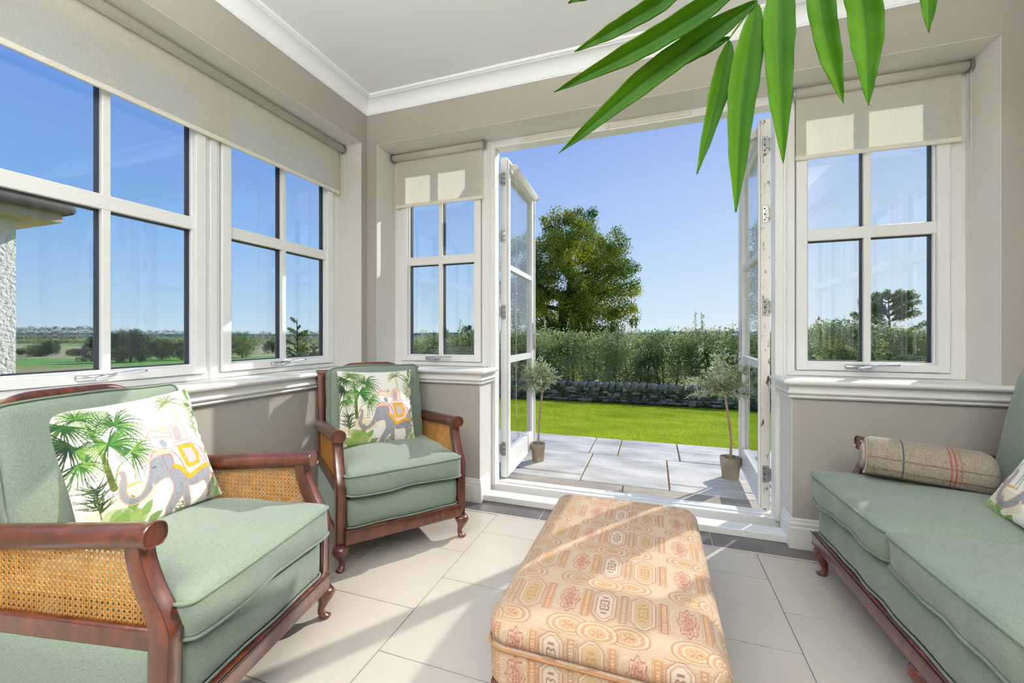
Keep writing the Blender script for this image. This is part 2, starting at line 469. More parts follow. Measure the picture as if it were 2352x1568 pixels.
o = w.obj('wall_right', [WALL, REVEAL]); tag(o, kind='structure')
w = MB()
OX0, OX1 = -1.719, 1.36
w.box(XL - 0.33, OX0, YB, 2.60, -0.1, ZC)
w.box(OX1, XR + 0.33, YB, 2.60, -0.1, ZC)
w.box(OX0, OX1, YB, 2.60, ZLINT, ZC)
w.box(OX0, XD0, YB, 2.60, -0.1, ZSILL - 0.004)
w.box(XD1, OX1, YB, 2.60, -0.1, ZSILL - 0.004)
w.box(OX0, OX1, YB + .001, 2.60, ZLINT - e_, ZLINT + .001, 1)
w.box(OX0 - .001, OX0 + e_, YB + .001, 2.60, ZSILL, ZLINT, 1); w.box(OX1 - e_, OX1 + .001, YB + .001, 2.60, ZSILL, ZLINT, 1)
w.box(XD0 - .001, XD0 + e_, YB + .001, 2.49, 0.0, ZSILL - .09, 1); w.box(XD1 - e_, XD1 + .001, YB + .001, 2.49, 0.0, ZSILL - .09, 1)
o = w.obj('wall_back', [WALL, REVEAL]); tag(o, kind='structure')
w = MB(); w.box(XL - 0.33, XR + 0.33, YR - 0.2, YR, -0.1, ZC)
o = w.obj('wall_rear', WALL); tag(o, kind='structure')

# coving: profile with beads
def cove_prof():
    p = [(0.0, 2.440), (0.006, 2.440), (0.008, 2.4475)]
    for i in range(9):
        a = math.radians(90 * i / 8)
        p.append((0.010 + 0.062 * (1 - math.cos(a)), 2.4485 + 0.060 * math.sin(a)))
    p += [(0.076, 2.510), (0.080, 2.514), (0.086, 2.512), (0.092, 2.517), (0.092, ZC), (0.0, ZC)]
    return p
V, Fc = sweep_plan([(XL, YR), (XL, YB), (XR, YB), (XR, YR)], cove_prof(), side=-1)
o = mesh_obj('trim_1', V, Fc, CEIL, smooth=False); tag(o, 'white coving round the ceiling', kind='structure')

# window sill boards with stacked mouldings beneath
def sill_prof(back):
    return [(-back, ZSILL), (0.036, ZSILL), (0.044, ZSILL - 0.004), (0.047, ZSILL - 0.012), (0.044, ZSILL - 0.020), (0.036, ZSILL - 0.024),
            (0.018, ZSILL - 0.026), (0.018, ZSILL - 0.050), (0.024, ZSILL - 0.054), (0.027, ZSILL - 0.060), (0.024, ZSILL - 0.066), (0.012, ZSILL - 0.068), (0.012, ZSILL - 0.073),
            (0.018, ZSILL - 0.075), (0.020, ZSILL - 0.080), (0.016, ZSILL - 0.086), (0.006, ZSILL - 0.090), (0.0, ZSILL - 0.090), (0.0, ZSILL - 0.03), (-back, ZSILL - 0.03)]
V, Fc = sweep_plan([(XL, WY0), (XL, YB), (XD0, YB), (XD0, YW)], sill_prof(0.0), side=-1)
sl = MB().add(V, Fc)
sl.box(XL - 0.19, XL + 0.001, WY0, WY1, ZSILL - 0.02, ZSILL - 0.0002)
sl.box(OX0, XD0 - 0.0002, YB - 0.001, YW + 0.01, ZSILL - 0.02, ZSILL - 0.0002)
o = sl.obj('trim_2', PAINT); tag(o, 'cream window sill running round the left corner', kind='structure')
V, Fc = sweep_plan([(XD1, YW), (XD1, YB), (XR, YB), (XR, WY0)], sill_prof(0.0), side=-1)
sl = MB().add(V, Fc)
sl.box(XR - 0.001, XR + 0.19, WY0, WY1, ZSILL - 0.02, ZSILL - 0.0002)
sl.box(XD1 + 0.0002, OX1, YB - 0.001, YW + 0.01, ZSILL - 0.02, ZSILL - 0.0002)
o = sl.obj('trim_3', PAINT); tag(o, 'cream window sill on the right of the doorway', kind='structure')

bb = [(0, 0.0), (0.018, 0.0), (0.018, 0.095), (0.012, 0.103), (0.015, 0.108), (0.015, 0.116), (0.008, 0.124), (0.008, 0.132), (0.003, 0.138), (0, 0.138)]
V, Fc = sweep_plan([(XL, YR), (XL, YB), (XD0, YB), (XD0, 2.40)], bb, side=-1)
o = mesh_obj('baseboard_left', V, Fc, PAINT, smooth=False); tag(o, kind='structure')
V, Fc = sweep_plan([(XD1, 2.40), (XD1, YB), (XR, YB), (XR, YR)], bb, side=-1)
o = mesh_obj('baseboard_right', V, Fc, PAINT, smooth=False); tag(o, kind='structure')

# ------------------------------------------------------------------ windows
# local frame of a window: x along the wall, y towards outside, z up; xf maps to world
def window(name, M, x0, x1, sashes, z0=ZSILL, z1=ZLINT, handle=True, label=None, zt=(1.475, 1.532), blind_hid=None):
    """sashes: list of (glass x0, bar x, glass x1)"""
    root = empty(name, M.translation, 0, kind='structure')
    if label: root['label'] = label
    root.matrix_world = M
    fr = MB()
    fw = 0.05
    fr.box(x0 + .01, x1 - .01, 0.001, 0.099, z0 + .001, z0 + 0.028); fr.box(x0 + .01, x1 - .01, 0.001, 0.099, z1 - 0.045, z1 - .001)
    edges = [x0]
    for i in range(len(sashes) - 1): edges.append((sashes[i][2] + sashes[i + 1][0]) / 2)
    edges.append(x1)
    for i, e in enumerate(edges):
        if i == 0: fr.box(e, sashes[0][0] - 0.050, 0.0, 0.10, z0, z1)
        elif i == len(edges) - 1: fr.box(sashes[-1][2] + 0.050, e, 0.0, 0.10, z0, z1)
        else:
            fr.box(sashes[i - 1][2] + 0.05, sashes[i][0] - 0.05, 0.0, 0.10, z0, z1)
            fr.box(sashes[i - 1][2] + 0.066, sashes[i][0] - 0.066, -0.008, 0.0, z0, z1)
    fr.obj('frame', UPVC, root, bevel=0.004)
    zg0, zg1 = 0.858, 2.14
    for g0, bx, g1 in sashes:
        sm = MB()
        a, b = g0 - 0.046, g1 + 0.046
        sm.box(a, g0 - 0.0, -0.012, 0.06, z0 + 0.03, z1 - 0.048); sm.box(g1, b, -0.012, 0.06, z0 + 0.03, z1 - 0.048)
        sm.box(g0 - .01, g1 + .01, -0.0115, 0.0595, z0 + 0.031, zg0); sm.box(g0 - .01, g1 + .01, -0.0115, 0.0595, zg1, z1 - 0.049)
        # inner moulded step
        sm.box(g0, g0 + 0.008, 0.006, 0.05, zg0, zg1); sm.box(g1 - 0.008, g1, 0.006, 0.05, zg0, zg1)
        sm.box(g0 + .007, g1 - .007, 0.0065, 0.0495, zg0 - .001, zg0 + 0.008)
        sm.box(g0 - .002, g1 + .002, 0.002, 0.05, zt[0], zt[1])
        sm.box(bx - 0.014, bx + 0.014, 0.0035, 0.049, zg0 - .002, zg1 + .002)
        s = sm.obj('sash', UPVC, root, bevel=0.003)
        k = MB()
        for a0, a1 in ((g0 + 0.008, bx - 0.014), (bx + 0.014, g1 - 0.008)):
            for c0, c1 in ((zg0 + 0.008, zt[0]), (zt[1], zg1)):
                # dark spacer ring of the sealed unit
                t = 0.004
                k.box(a0, a0 + t, 0.022, 0.05, c0, c1); k.box(a1 - t, a1, 0.022, 0.05, c0, c1)
                k.box(a0, a1, 0.022, 0.05, c1 - t, c1); k.box(a0, a1, 0.022, 0.05, c0, c0 + t)
        k.obj('glazing_spacer', SEAL, s)
        p = MB(); p.box(g0 + 0.004, g1 - 0.004, 0.030, 0.034, zg0 + 0.004, zg1 - 0.002)
        p.obj('pane', GLASS, s)
        if handle:
            h = MB(); hx = bx; hz = z0 + 0.052
            V, Fc = loft([[(hx - 0.045 + q[0], yy, hz + q[1]) for q in rrect(0.11, 0.020, 0.0099, 5)] for yy in (-0.012, -0.020, -0.024)])
            h.add(V, Fc)
            h.tube([(hx - 0.02, -0.022, hz), (hx - 0.02, -0.05, hz + 0.002)], 0.011, 12)
            h.tube(spline([(hx - 0.055, -0.036, hz - 0.006), (hx - 0.02, -0.052, hz + 0.002), (hx + 0.03, -0.05, hz + 0.010), (hx + 0.105, -0.046, hz + 0.013)], 6), [0.004] + [0.0085] * 9 + [0.006] * 8 + [0.0045], 10)
            h.obj('handle', CHROME, s, smooth=True)
    return root

def Mrot(loc, ang): return Matrix.Translation(loc) @ Matrix.Rotation(ang, 4, 'Z')
# garden wall, left and right of the doorway (frame face at y = YW)
MB_ = Mrot((0, YW, 0), 0)
window('window_1', MB_, OX0, -1.012, [(-1.612, -1.362, -1.108)], label='narrow white casement window left of the open doors')
window('window_2', MB_, 0.645, OX1, [(0.735, 0.990, 1.252)], label='white casement window right of the open doors')
# left wall: local x = world y, outside = -x
ML = Matrix(((0, -1, 0, XWL), (1, 0, 0, 0), (0, 0, 1, 0), (0, 0, 0, 1)))
sash_l = [(1.474 - 0.801 * k, 1.792 - 0.801 * k, 2.108 - 0.801 * k) for k in range(4, -1, -1)]
window('window_3', ML, WY0, WY1, sash_l, label='long white casement window along the left wall')
MR = Matrix(((0, 1, 0, XWR), (-1, 0, 0, 0), (0, 0, 1, 0), (0, 0, 0, 1)))
sash_r = [(-b, -m, -a) for a, m, b in reversed(sash_l)]
window('window_4', MR, -WY1, -WY0, sash_r, label='long white casement window along the right wall')

# ------------------------------------------------------------------ door frame and open leaves
df = MB()
JL, JR = -0.965, 0.596
df.box(-1.012, JL, YW - 0.002, 2.56, 0.03, ZLINT); df.box(JR, 0.645, YW - 0.002, 2.56, 0.03, ZLINT)
df.box(JL, JR, YW - 0.002, 2.56, 2.198, ZLINT)
df.box(-1.012, -0.998, YW - 0.012, YW, 0.03, ZLINT); df.box(0.631, 0.645, YW - 0.012, YW, 0.03, ZLINT)
o = df.obj('trim_4', UPVC, bevel=0.003); tag(o, 'white frame of the double doorway', kind='structure')
for xa, xb, lab in ((-0.79, -0.33, 'slim vent strip on the door head, left one'), (-0.27, 0.19, 'slim vent strip on the door head, right one')):
    v = MB(); v.box(xa, xb, YW - 0.010, YW - 0.002, 2.206, 2.226); v.box(xa + 0.02, xb - 0.06, YW - 0.014, YW - 0.010, 2.211, 2.221)
    v.obj('vent', BLINDBAR, o, bevel=0.002)['label'] = lab
    q = xb - 0.03 if xa < -0.5 else xa + 0.03
    kk = MB(); kk.box(q - 0.012, q + 0.012, YW - 0.0125, YW - 0.0095, 2.212, 2.220); kk.obj('vent_catch', SEAL, o)
th = MB()
th.add(*sweep_plan([(XD0, 2.40), (XD1, 2.40)], [(0, 0.0), (0.0, 0.028), (-0.006, 0.034), (-0.10, 0.036), (-0.10, 0.0)], side=1))
th.box(XD0, XD1, 2.49, 2.60, -0.02, 0.040)
th.box(JL, JR, 2.525, 2.54, 0.040, 0.047)
th.box(JL, JR, 2.585, 2.62, 0.0, 0.030)
o = th.obj('trim_5', UPVC, bevel=0.003); tag(o, 'white door threshold', kind='structure')

def hinge(parent, x, y, z, s):
    h = MB()
    V, Fc = loft([[(x + s * q[0], yy, z + q[1]) for q in rrect(0.030, 0.095, 0.008, 4)] for yy in ((y, y - 0.003))])
    h.add(V, Fc)
    h.tube([(x - s * 0.022, y - 0.006, z - 0.034), (x - s * 0.022, y - 0.006, z + 0.034)], 0.0055, 8)
    h.box(min(x - s * 0.022, x), max(x - s * 0.022, x), y - 0.008, y - 0.002, z - 0.02, z + 0.02)
    for dz in (-0.03, 0.0, 0.03): h.tube([(x + s * 0.004, y - 0.001, z + dz), (x + s * 0.004, y - 0.006, z + dz)], 0.0045, 8, m=1)
    return h.obj('hinge', [STEEL, SEAL], parent, bevel=0.001)

def leaf(name, hx, ang, s, label, edge):
    """s=+1: inner face looks to +x (left leaf); the leaf runs along local +y from the hinge edge at y=0"""
    root = empty(name, (hx, 2.60, 0), ang, kind='structure', label=label)
    T, Wd, z0, z1 = 0.044, 0.785, 0.045, 2.185
    xi, xo = (0.0, -T) if s > 0 else (0.0, T)
    a, b = min(xi, xo), max(xi, xo)
    lf = MB()
    lf.box(a, b, 0, 0.085, z0, z1, 1 if edge else 0); lf.box(a, b, Wd - 0.085, Wd, z0, z1)
    lf.box(a, b, 0.085, Wd - 0.085, 2.09, z1); lf.box(a, b, 0.085, Wd - 0.085, z0, 0.20)
    lf.box(a + 0.004, b - 0.004, 0.085, Wd - 0.085, 1.445, 1.482); lf.box(a + 0.004, b - 0.004, 0.085, Wd - 0.085, 0.805, 0.850)
    ri = 0.011 * s
    lf.box(min(xi, xi + ri), max(xi, xi + ri), 0.012, Wd - 0.01, z0 + 0.02, z0 + 0.021)
    lf.obj('leaf_frame', [UPVC, SPOT], root, bevel=0.003)
    ed = MB(); ed.box(min(xi, xi + ri), max(xi, xi + ri), 0.010, 0.026, z0 + 0.01, z1 - 0.012)
    ed.box(min(xi, xi + ri), max(xi, xi + ri), Wd - 0.014, Wd - 0.002, z0 + 0.01, z1 - 0.012)
    ed.box(min(xi, xi + ri), max(xi, xi + ri), 0.026, Wd - 0.014, z1 - 0.030, z1 - 0.012)
    ed.obj('rebate_bead', UPVC, root, bevel=0.002)
    for c0, c1 in ((0.20, 0.805), (0.850, 1.445), (1.482, 2.09)):
        p = MB(); xm = (xi + xo) / 2
        p.box(xm - 0.002, xm + 0.002, 0.085, Wd - 0.085, c0, c1); p.obj('pane', GLASS, root)
    for z in (0.235, 1.15, 1.66, 2.04): hinge(root, (xi + xo) / 2, 0.0, z, s)
    h = MB(); hy = Wd - 0.045
    h.box(min(0, s * 0.012), max(0, s * 0.012), hy - 0.014, hy + 0.014, 0.88, 1.10)
    h.tube([(s * 0.012, hy, 1.0), (s * 0.055, hy, 1.0)], 0.008, 8); h.tube([(s * 0.055, hy, 1.0), (s * 0.058, hy - 0.11, 1.0)], 0.008, 8)
    h.obj('handle', CHROME, root, bevel=0.002)
    return root
AL, AR = math.radians(2.4), math.radians(-2.6)
leafL = leaf('door_1', -0.928, AL, +1, 'white glazed door leaf opened outwards, left one', False)
leafR = leaf('door_2', 0.557, AR, -1, 'weathered white glazed door leaf opened outwards, right one', True)

# ------------------------------------------------------------------ roller blinds
def beads(mb, pts, r=0.0022, step=0.006):
    P = [Vector(p) for p in pts]; acc = 0
    for a, b in zip(P[:-1], P[1:]):
        L = (b - a).length; n = max(1, int(L / step))
        for i in range(n):
            c = a.lerp(b, i / n)
            V = [c + Vector(d) * r for d in ((1, 0, 0), (-1, 0, 0), (0, 1, 0), (0, -1, 0), (0, 0, 1.1), (0, 0, -1.1))]
            mb.add(V, [(0, 2, 4), (2, 1, 4), (1, 3, 4), (3, 0, 4), (2, 0, 5), (1, 2, 5), (3, 1, 5), (0, 3, 5)])
    mb.tube(pts, 0.0006, 4)

def blind(M, x0, x1, zb, label, chain_x, chain_z, zr=2.212, r=0.021, group=None, sway=0.0):
    root = empty('roller_blind', (0, 0, 0), 0, label, 'roller blind', group)
    root.matrix_world = M
    MB().tube([(x0 + 0.012, 0, zr), (x1 - 0.012, 0, zr)], r, 20).obj('roller', BLIND, root, smooth=False)
    root_r = kids(root)[-1]
    for p in root_r.data.polygons: p.use_smooth = len(p.vertices) == 4
    f = MB(); f.box(x0 + 0.022, x1 - 0.022, r - 0.0015, r - 0.0005, zb + 0.01, zr + 0.003); f.obj('fabric', BLIND, root)
    b = MB(); b.box(x0 + 0.018, x1 - 0.018, r - 0.006, r + 0.004, zb, zb + 0.024); b.obj('bottom_bar', BLINDBAR, root, bevel=0.004)
    for xx in (x0 + 0.004, x1 - 0.004):
        k = MB(); V, Fc = loft([[(xx + dx, q[0], zr + q[1]) for q in rrect(0.046, 0.052, 0.018, 4)] for dx in (-0.004, 0.004)])
        k.add(V, Fc); k.obj('bracket', STEEL, root, smooth=False)
    c = MB(); cx = chain_x
    beads(c, spline([(cx, -0.014, zr), (cx, -0.014, (zr + chain_z) / 2), (cx, -0.016, chain_z + 0.05), (cx + 0.006 + sway, -0.002, chain_z), (cx + sway, 0.012, chain_z + 0.05), (cx, 0.014, zr)], 5))
    c.obj('chain', CORD, root)
    return root
# garden wall blinds: hung 4 cm in front of the frame
MBb = Mrot((0, 2.437, 0), 0)
blind(MBb, -1.712, -1.022, 1.872, 'short cream roller blind over the narrow window left of the doors', -1.706, 1.335)
blind(MBb, 0.662, 1.352, 1.882, 'cream roller blind over the window right of the open doors', 1.347, 1.45)
MLb = Matrix(((0, -1, 0, -1.930), (1, 0, 0, 0), (0, 0, 1, 0), (0, 0, 0, 1)))
blind(MLb, -1.6, 2.212, 1.915, 'wide cream roller blind along the top of the left wall windows', 2.204, 0.97)
MRb = Matrix(((0, 1, 0, 1.570), (-1, 0, 0, 0), (0, 0, 1, 0), (0, 0, 0, 1)))
blind(MRb, -2.212, 1.6, 1.915, 'wide cream roller blind along the right wall windows', -2.204, 0.97)

def leaf_blind(leafroot, s, label):
    # rolled up at the top of the leaf's inner face
    root = empty('roller_blind', (0, 0, 0), 0, label, 'roller blind', None)
    root.matrix_world = leafroot.matrix_basis
    x = s * 0.034
    MB().tube([(x, 0.075, 2.135), (x, 0.715, 2.135)], 0.019, 18).obj('roller', BLIND, root, smooth=False)
    for p in kids(root)[-1].data.polygons: p.use_smooth = len(p.vertices) == 4
    b = MB(); b.box(min(x - s * .018, x - s * .012), max(x - s * .018, x - s * .012), 0.095, 0.695, 2.092, 2.12); b.obj('bottom_bar', BLINDBAR, root, bevel=0.002)
    for yy in (0.068, 0.722):
        k = MB(); V, Fc = loft([[(x + q[0], yy + dy, 2.135 + q[1]) for q in rrect(0.046, 0.046, 0.02, 4)] for dy in (-0.004, 0.004)]); k.add(V, Fc)
        k.box(min(0, x), max(0, x), yy - 0.003, yy + 0.003, 2.118, 2.152)
        k.obj('bracket', CORD, root)
    c = MB(); beads(c, spline([(x + s * 0.015, 0.062, 2.13), (x + s * 0.012, 0.064, 1.2), (x + s * 0.012, 0.066, 0.55), (x + s * 0.022, 0.082, 0.42)], 8))
    c.obj('chain', CORD, root)
leaf_blind(leafL, +1, 'rolled up blind on the open left door leaf')
leaf_blind(leafR, -1, 'rolled up blind on the open right door leaf')

# ------------------------------------------------------------------ added fill pendants, unseen behind the camera
for i, (x, y) in enumerate(FILL_LAMPS):
    root = empty('fill_pendant', (x, y, ZC), 0, 'added white drum pendant brightening the room from out of view', 'fill light', 'added fill pendants')
    MB().tube([(0, 0, -0.001), (0, 0, -0.45)], 0.003, 6).obj('cable', CORD, root)
    V, Fc = lathe([(0.20, -0.475), (0.202, -0.475), (0.202, -0.60), (0.20, -0.60)], 40)
    mesh_obj('shade', V, Fc[:-2], BLIND, root, smooth=True)
    up_w = 3.2 if y > -1 else 1.2
    for dz, en, rx in ((-0.52, FILL_W * 0.12, 0), (-0.462, FILL_W * up_w, math.pi)):
        ld = bpy.data.lights.new('fill_light', 'AREA'); ld.shape = 'DISK'; ld.size = 0.36; ld.energy = en; ld.color = (0.97, 0.985, 1.0)
        lo = bpy.data.objects.new('fill_light', ld); COL.objects.link(lo); lo.parent = root; lo.location = (0, 0, dz); lo.rotation_euler = (rx, 0, 0)

# ------------------------------------------------------------------ soft furnishing helpers
def wob(P, amp, freq, seed):
    """smooth pseudo-noise displacement for folds"""
    r = np.random.default_rng(seed); out = np.zeros(len(P))
    for _ in range(7):
        k = r.normal(size=3); k /= np.linalg.norm(k); f = freq * r.uniform(0.6, 1.7); ph = r.uniform(0, 6.28)
        out += np.sin(P @ k * f + ph) * amp / 3
    return out

def rbox(w, d, h, r, n=22, crown=0.02, side=0.008, fold=0.0025, seed=1, bottom=0.006):
    """soft box cushion centred on the origin, base at z=0; returns verts, faces, deform(function)"""
    hx, hy, hz = w / 2, d / 2, h / 2
    def deform(P):
        P = np.array(P, float)
        x = np.clip(P[:, 0] / hx, -1, 1); y = np.clip(P[:, 1] / hy, -1, 1); z = P[:, 2] / hz
        cx = (1 - np.abs(x) ** 2.6); cy = (1 - np.abs(y) ** 2.6)
        Q = P.copy()
        Q[:, 2] += np.where(z > 0, crown, -bottom) * cx * cy * np.clip(np.abs(z), 0, 1)
        # sides bulge, corners stay sharp
        zz = (1 - np.clip(np.abs(z), 0, 1) ** 2)
        Q[:, 0] += np.sign(x) * np.abs(x) ** 6 * (side * zz + 0.004 * 0) * cy
        Q[:, 1] += np.sign(y) * np.abs(y) ** 6 * (side * zz) * cx
        nrm = P / np.array([hx, hy, hz]); nrm /= np.maximum(1e-6, np.linalg.norm(nrm, axis=1))[:, None]
        edge = 0.25 + 0.75 * np.clip(np.maximum(np.abs(x), np.abs(y)), 0, 1) ** 4
        Q += nrm * (wob(P, fold, 34, seed) * edge)[:, None]
        Q += nrm * (wob(P * np.array([1, 1, 1]), fold * 0.9, 13, seed + 5))[:, None]
        return Q
    lin_ = np.linspace(-1, 1, n)
    V = []; Fc = []; idx = {}
    def vid(p):
        k = tuple(np.round(p, 5))
        if k not in idx: idx[k] = len(V); V.append(p)
        return idx[k]
    nz = max(5, n // 3); lz = np.linspace(-1, 1, nz)
    for ax, sg in ((2, 1), (2, -1), (0, 1), (0, -1), (1, 1), (1, -1)):
        A, B = [(1, 2), (0, 2), (0, 1)][ax]
        la = lz if A == 2 else lin_; lb = lz if B == 2 else lin_
        for i in range(len(la) - 1):
            for j in range(len(lb) - 1):
                q = []
                for a, b in ((la[i], lb[j]), (la[i + 1], lb[j]), (la[i + 1], lb[j + 1]), (la[i], lb[j + 1])):
                    p = [0, 0, 0]; p[ax] = sg; p[A] = a; p[B] = b; q.append(vid(tuple(p)))
                flip = (sg > 0) ^ (ax == 1)
                Fc.append(tuple(q if flip else q[::-1]))
    P = np.array(V, float) * np.array([hx, hy, hz])
    inner = np.clip(P, [-(hx - r), -(hy - r), -(hz - r)], [hx - r, hy - r, hz - r])
    dv = P - inner; ln = np.linalg.norm(dv, axis=1); ln[ln < 1e-9] = 1
    m = np.max(np.abs(dv), axis=1)
    P2 = inner + dv / ln[:, None] * np.minimum(r, m)[:, None]
    Q = deform(P2); Q[:, 2] += hz
    def loop(zs, rr=None, out=0.003, k=14):
        rr = rr or r * 1.1
        pts = []
        base = rrect(w + out, d + out, rr, 5)
        for i in range(len(base)):
            a = np.array(base[i]); b = np.array(base[(i + 1) % len(base)]); L = np.linalg.norm(b - a)
            m_ = max(1, int(L / 0.02))
            for q in range(m_): pts.append(a + (b - a) * q / m_)
        P3 = np.array([[p[0], p[1], zs * hz] for p in pts]); Q3 = deform(P3); Q3[:, 2] += hz
        return [tuple(q) for q in Q3]
    return Q, Fc, loop

def soft_box(name, parent, w, d, h, r=0.025, loc=(0, 0, 0), rot=(0, 0, 0), mat=None, pipes=(0.8, -0.8), piping=True, n=26, pr=0.0042, **k):
    Q, Fc, loop = rbox(w, d, h, r, n=n, **k)
    o = mesh_obj(name, Q, Fc, mat or LINEN, parent, loc=loc, rot=rot)
    if piping:
        mb = MB()
        for z in pipes: mb.tube(loop(z), pr, 6, closed=True)
        mb.obj('piping', PIPE, o, smooth=True)
    return o

# ------------------------------------------------------------------ cushion print, painted as colour data
class Art:
    def __init__(s, n, base):
        s.n = n; s.a = np.empty((n, n, 3)); s.a[:] = lin(base)
        g = (np.arange(n) + 0.5) / n
        s.X, s.Y = np.meshgrid(g, g)      # Y up
        s.H = None
    def pt(s, p): 
        q = s.H @ np.array([p[0], p[1], 1.0]); return q[:2] / q[2]
    def blend(s, sl, mask, col, al=1.0):
        m = (mask * al)[..., None]; s.a[sl] = s.a[sl] * (1 - m) + lin(col) * m
    def box(s, P, pad=0.01):
        x0, y0 = np.min(P, 0) - pad; x1, y1 = np.max(P, 0) + pad
        i0, i1 = max(0, int(x0 * s.n)), min(s.n, int(x1 * s.n) + 2); j0, j1 = max(0, int(y0 * s.n)), min(s.n, int(y1 * s.n) + 2)
        return (slice(j0, max(j0, j1)), slice(i0, max(i0, i1)))
    def poly(s, pts, col, al=1.0, raw=False, tex=0.0):
        P = np.array([p if raw else s.pt(p) for p in pts]); sl = s.box(P); X = s.X[sl]; Y = s.Y[sl]
        ins = np.zeros(X.shape, bool)
        for k in range(len(P)):
            (x0, y0), (x1, y1) = P[k], P[(k + 1) % len(P)]
            if y0 == y1: continue
            c = ((Y > y0) != (Y > y1)) & (X < (x1 - x0) * (Y - y0) / (y1 - y0) + x0); ins ^= c
        m = ins.astype(float)
        if tex: m = m * (1 - tex * rng.random(m.shape))
        s.blend(sl, m, col, al)
    def line(s, pts, w0, w1, col, al=1.0, raw=False, sp=True):
        P = [p if raw else s.pt(p) for p in pts]
        if sp and len(P) > 2: P = spline(P, 6)
        P = np.array(P); sl = s.box(P, max(w0, w1)); X = s.X[sl]; Y = s.Y[sl]; m = np.zeros(X.shape)
        if X.size == 0: return
        K = len(P) - 1
        for k in range(K):
            a, b = P[k], P[k + 1]; d = b - a; L2 = max(1e-12, d @ d)
            t = np.clip(((X - a[0]) * d[0] + (Y - a[1]) * d[1]) / L2, 0, 1)
            dist = np.hypot(X - a[0] - t * d[0], Y - a[1] - t * d[1])
            tt = (k + t) / K; w = (w0 + (w1 - w0) * tt) / 2
            m = np.maximum(m, np.clip((w - dist) * s.n + 0.5, 0, 1))
        s.blend(sl, m, col, al)
    def leafp(s, base, ang, L, w, col):
        """pointed leaf, raw coords"""
        d = np.array((math.cos(ang), math.sin(ang))); nrm = np.array((-d[1], d[0])); b = np.array(base)
        s.poly([b, b + d * L * .35 + nrm * w / 2, b + d * L * .7 + nrm * w * .35, b + d * L, b + d * L * .7 - nrm * w * .35, b + d * L * .35 - nrm * w / 2], col, raw=True)

def homog(src, dst):
    A = []
    for (x, y), (u, v) in zip(src, dst):
        A.append([x, y, 1, 0, 0, 0, -u * x, -u * y, -u]); A.append([0, 0, 0, x, y, 1, -v * x, -v * y, -v])
    return np.linalg.svd(np.array(A))[2][-1].reshape(3, 3)

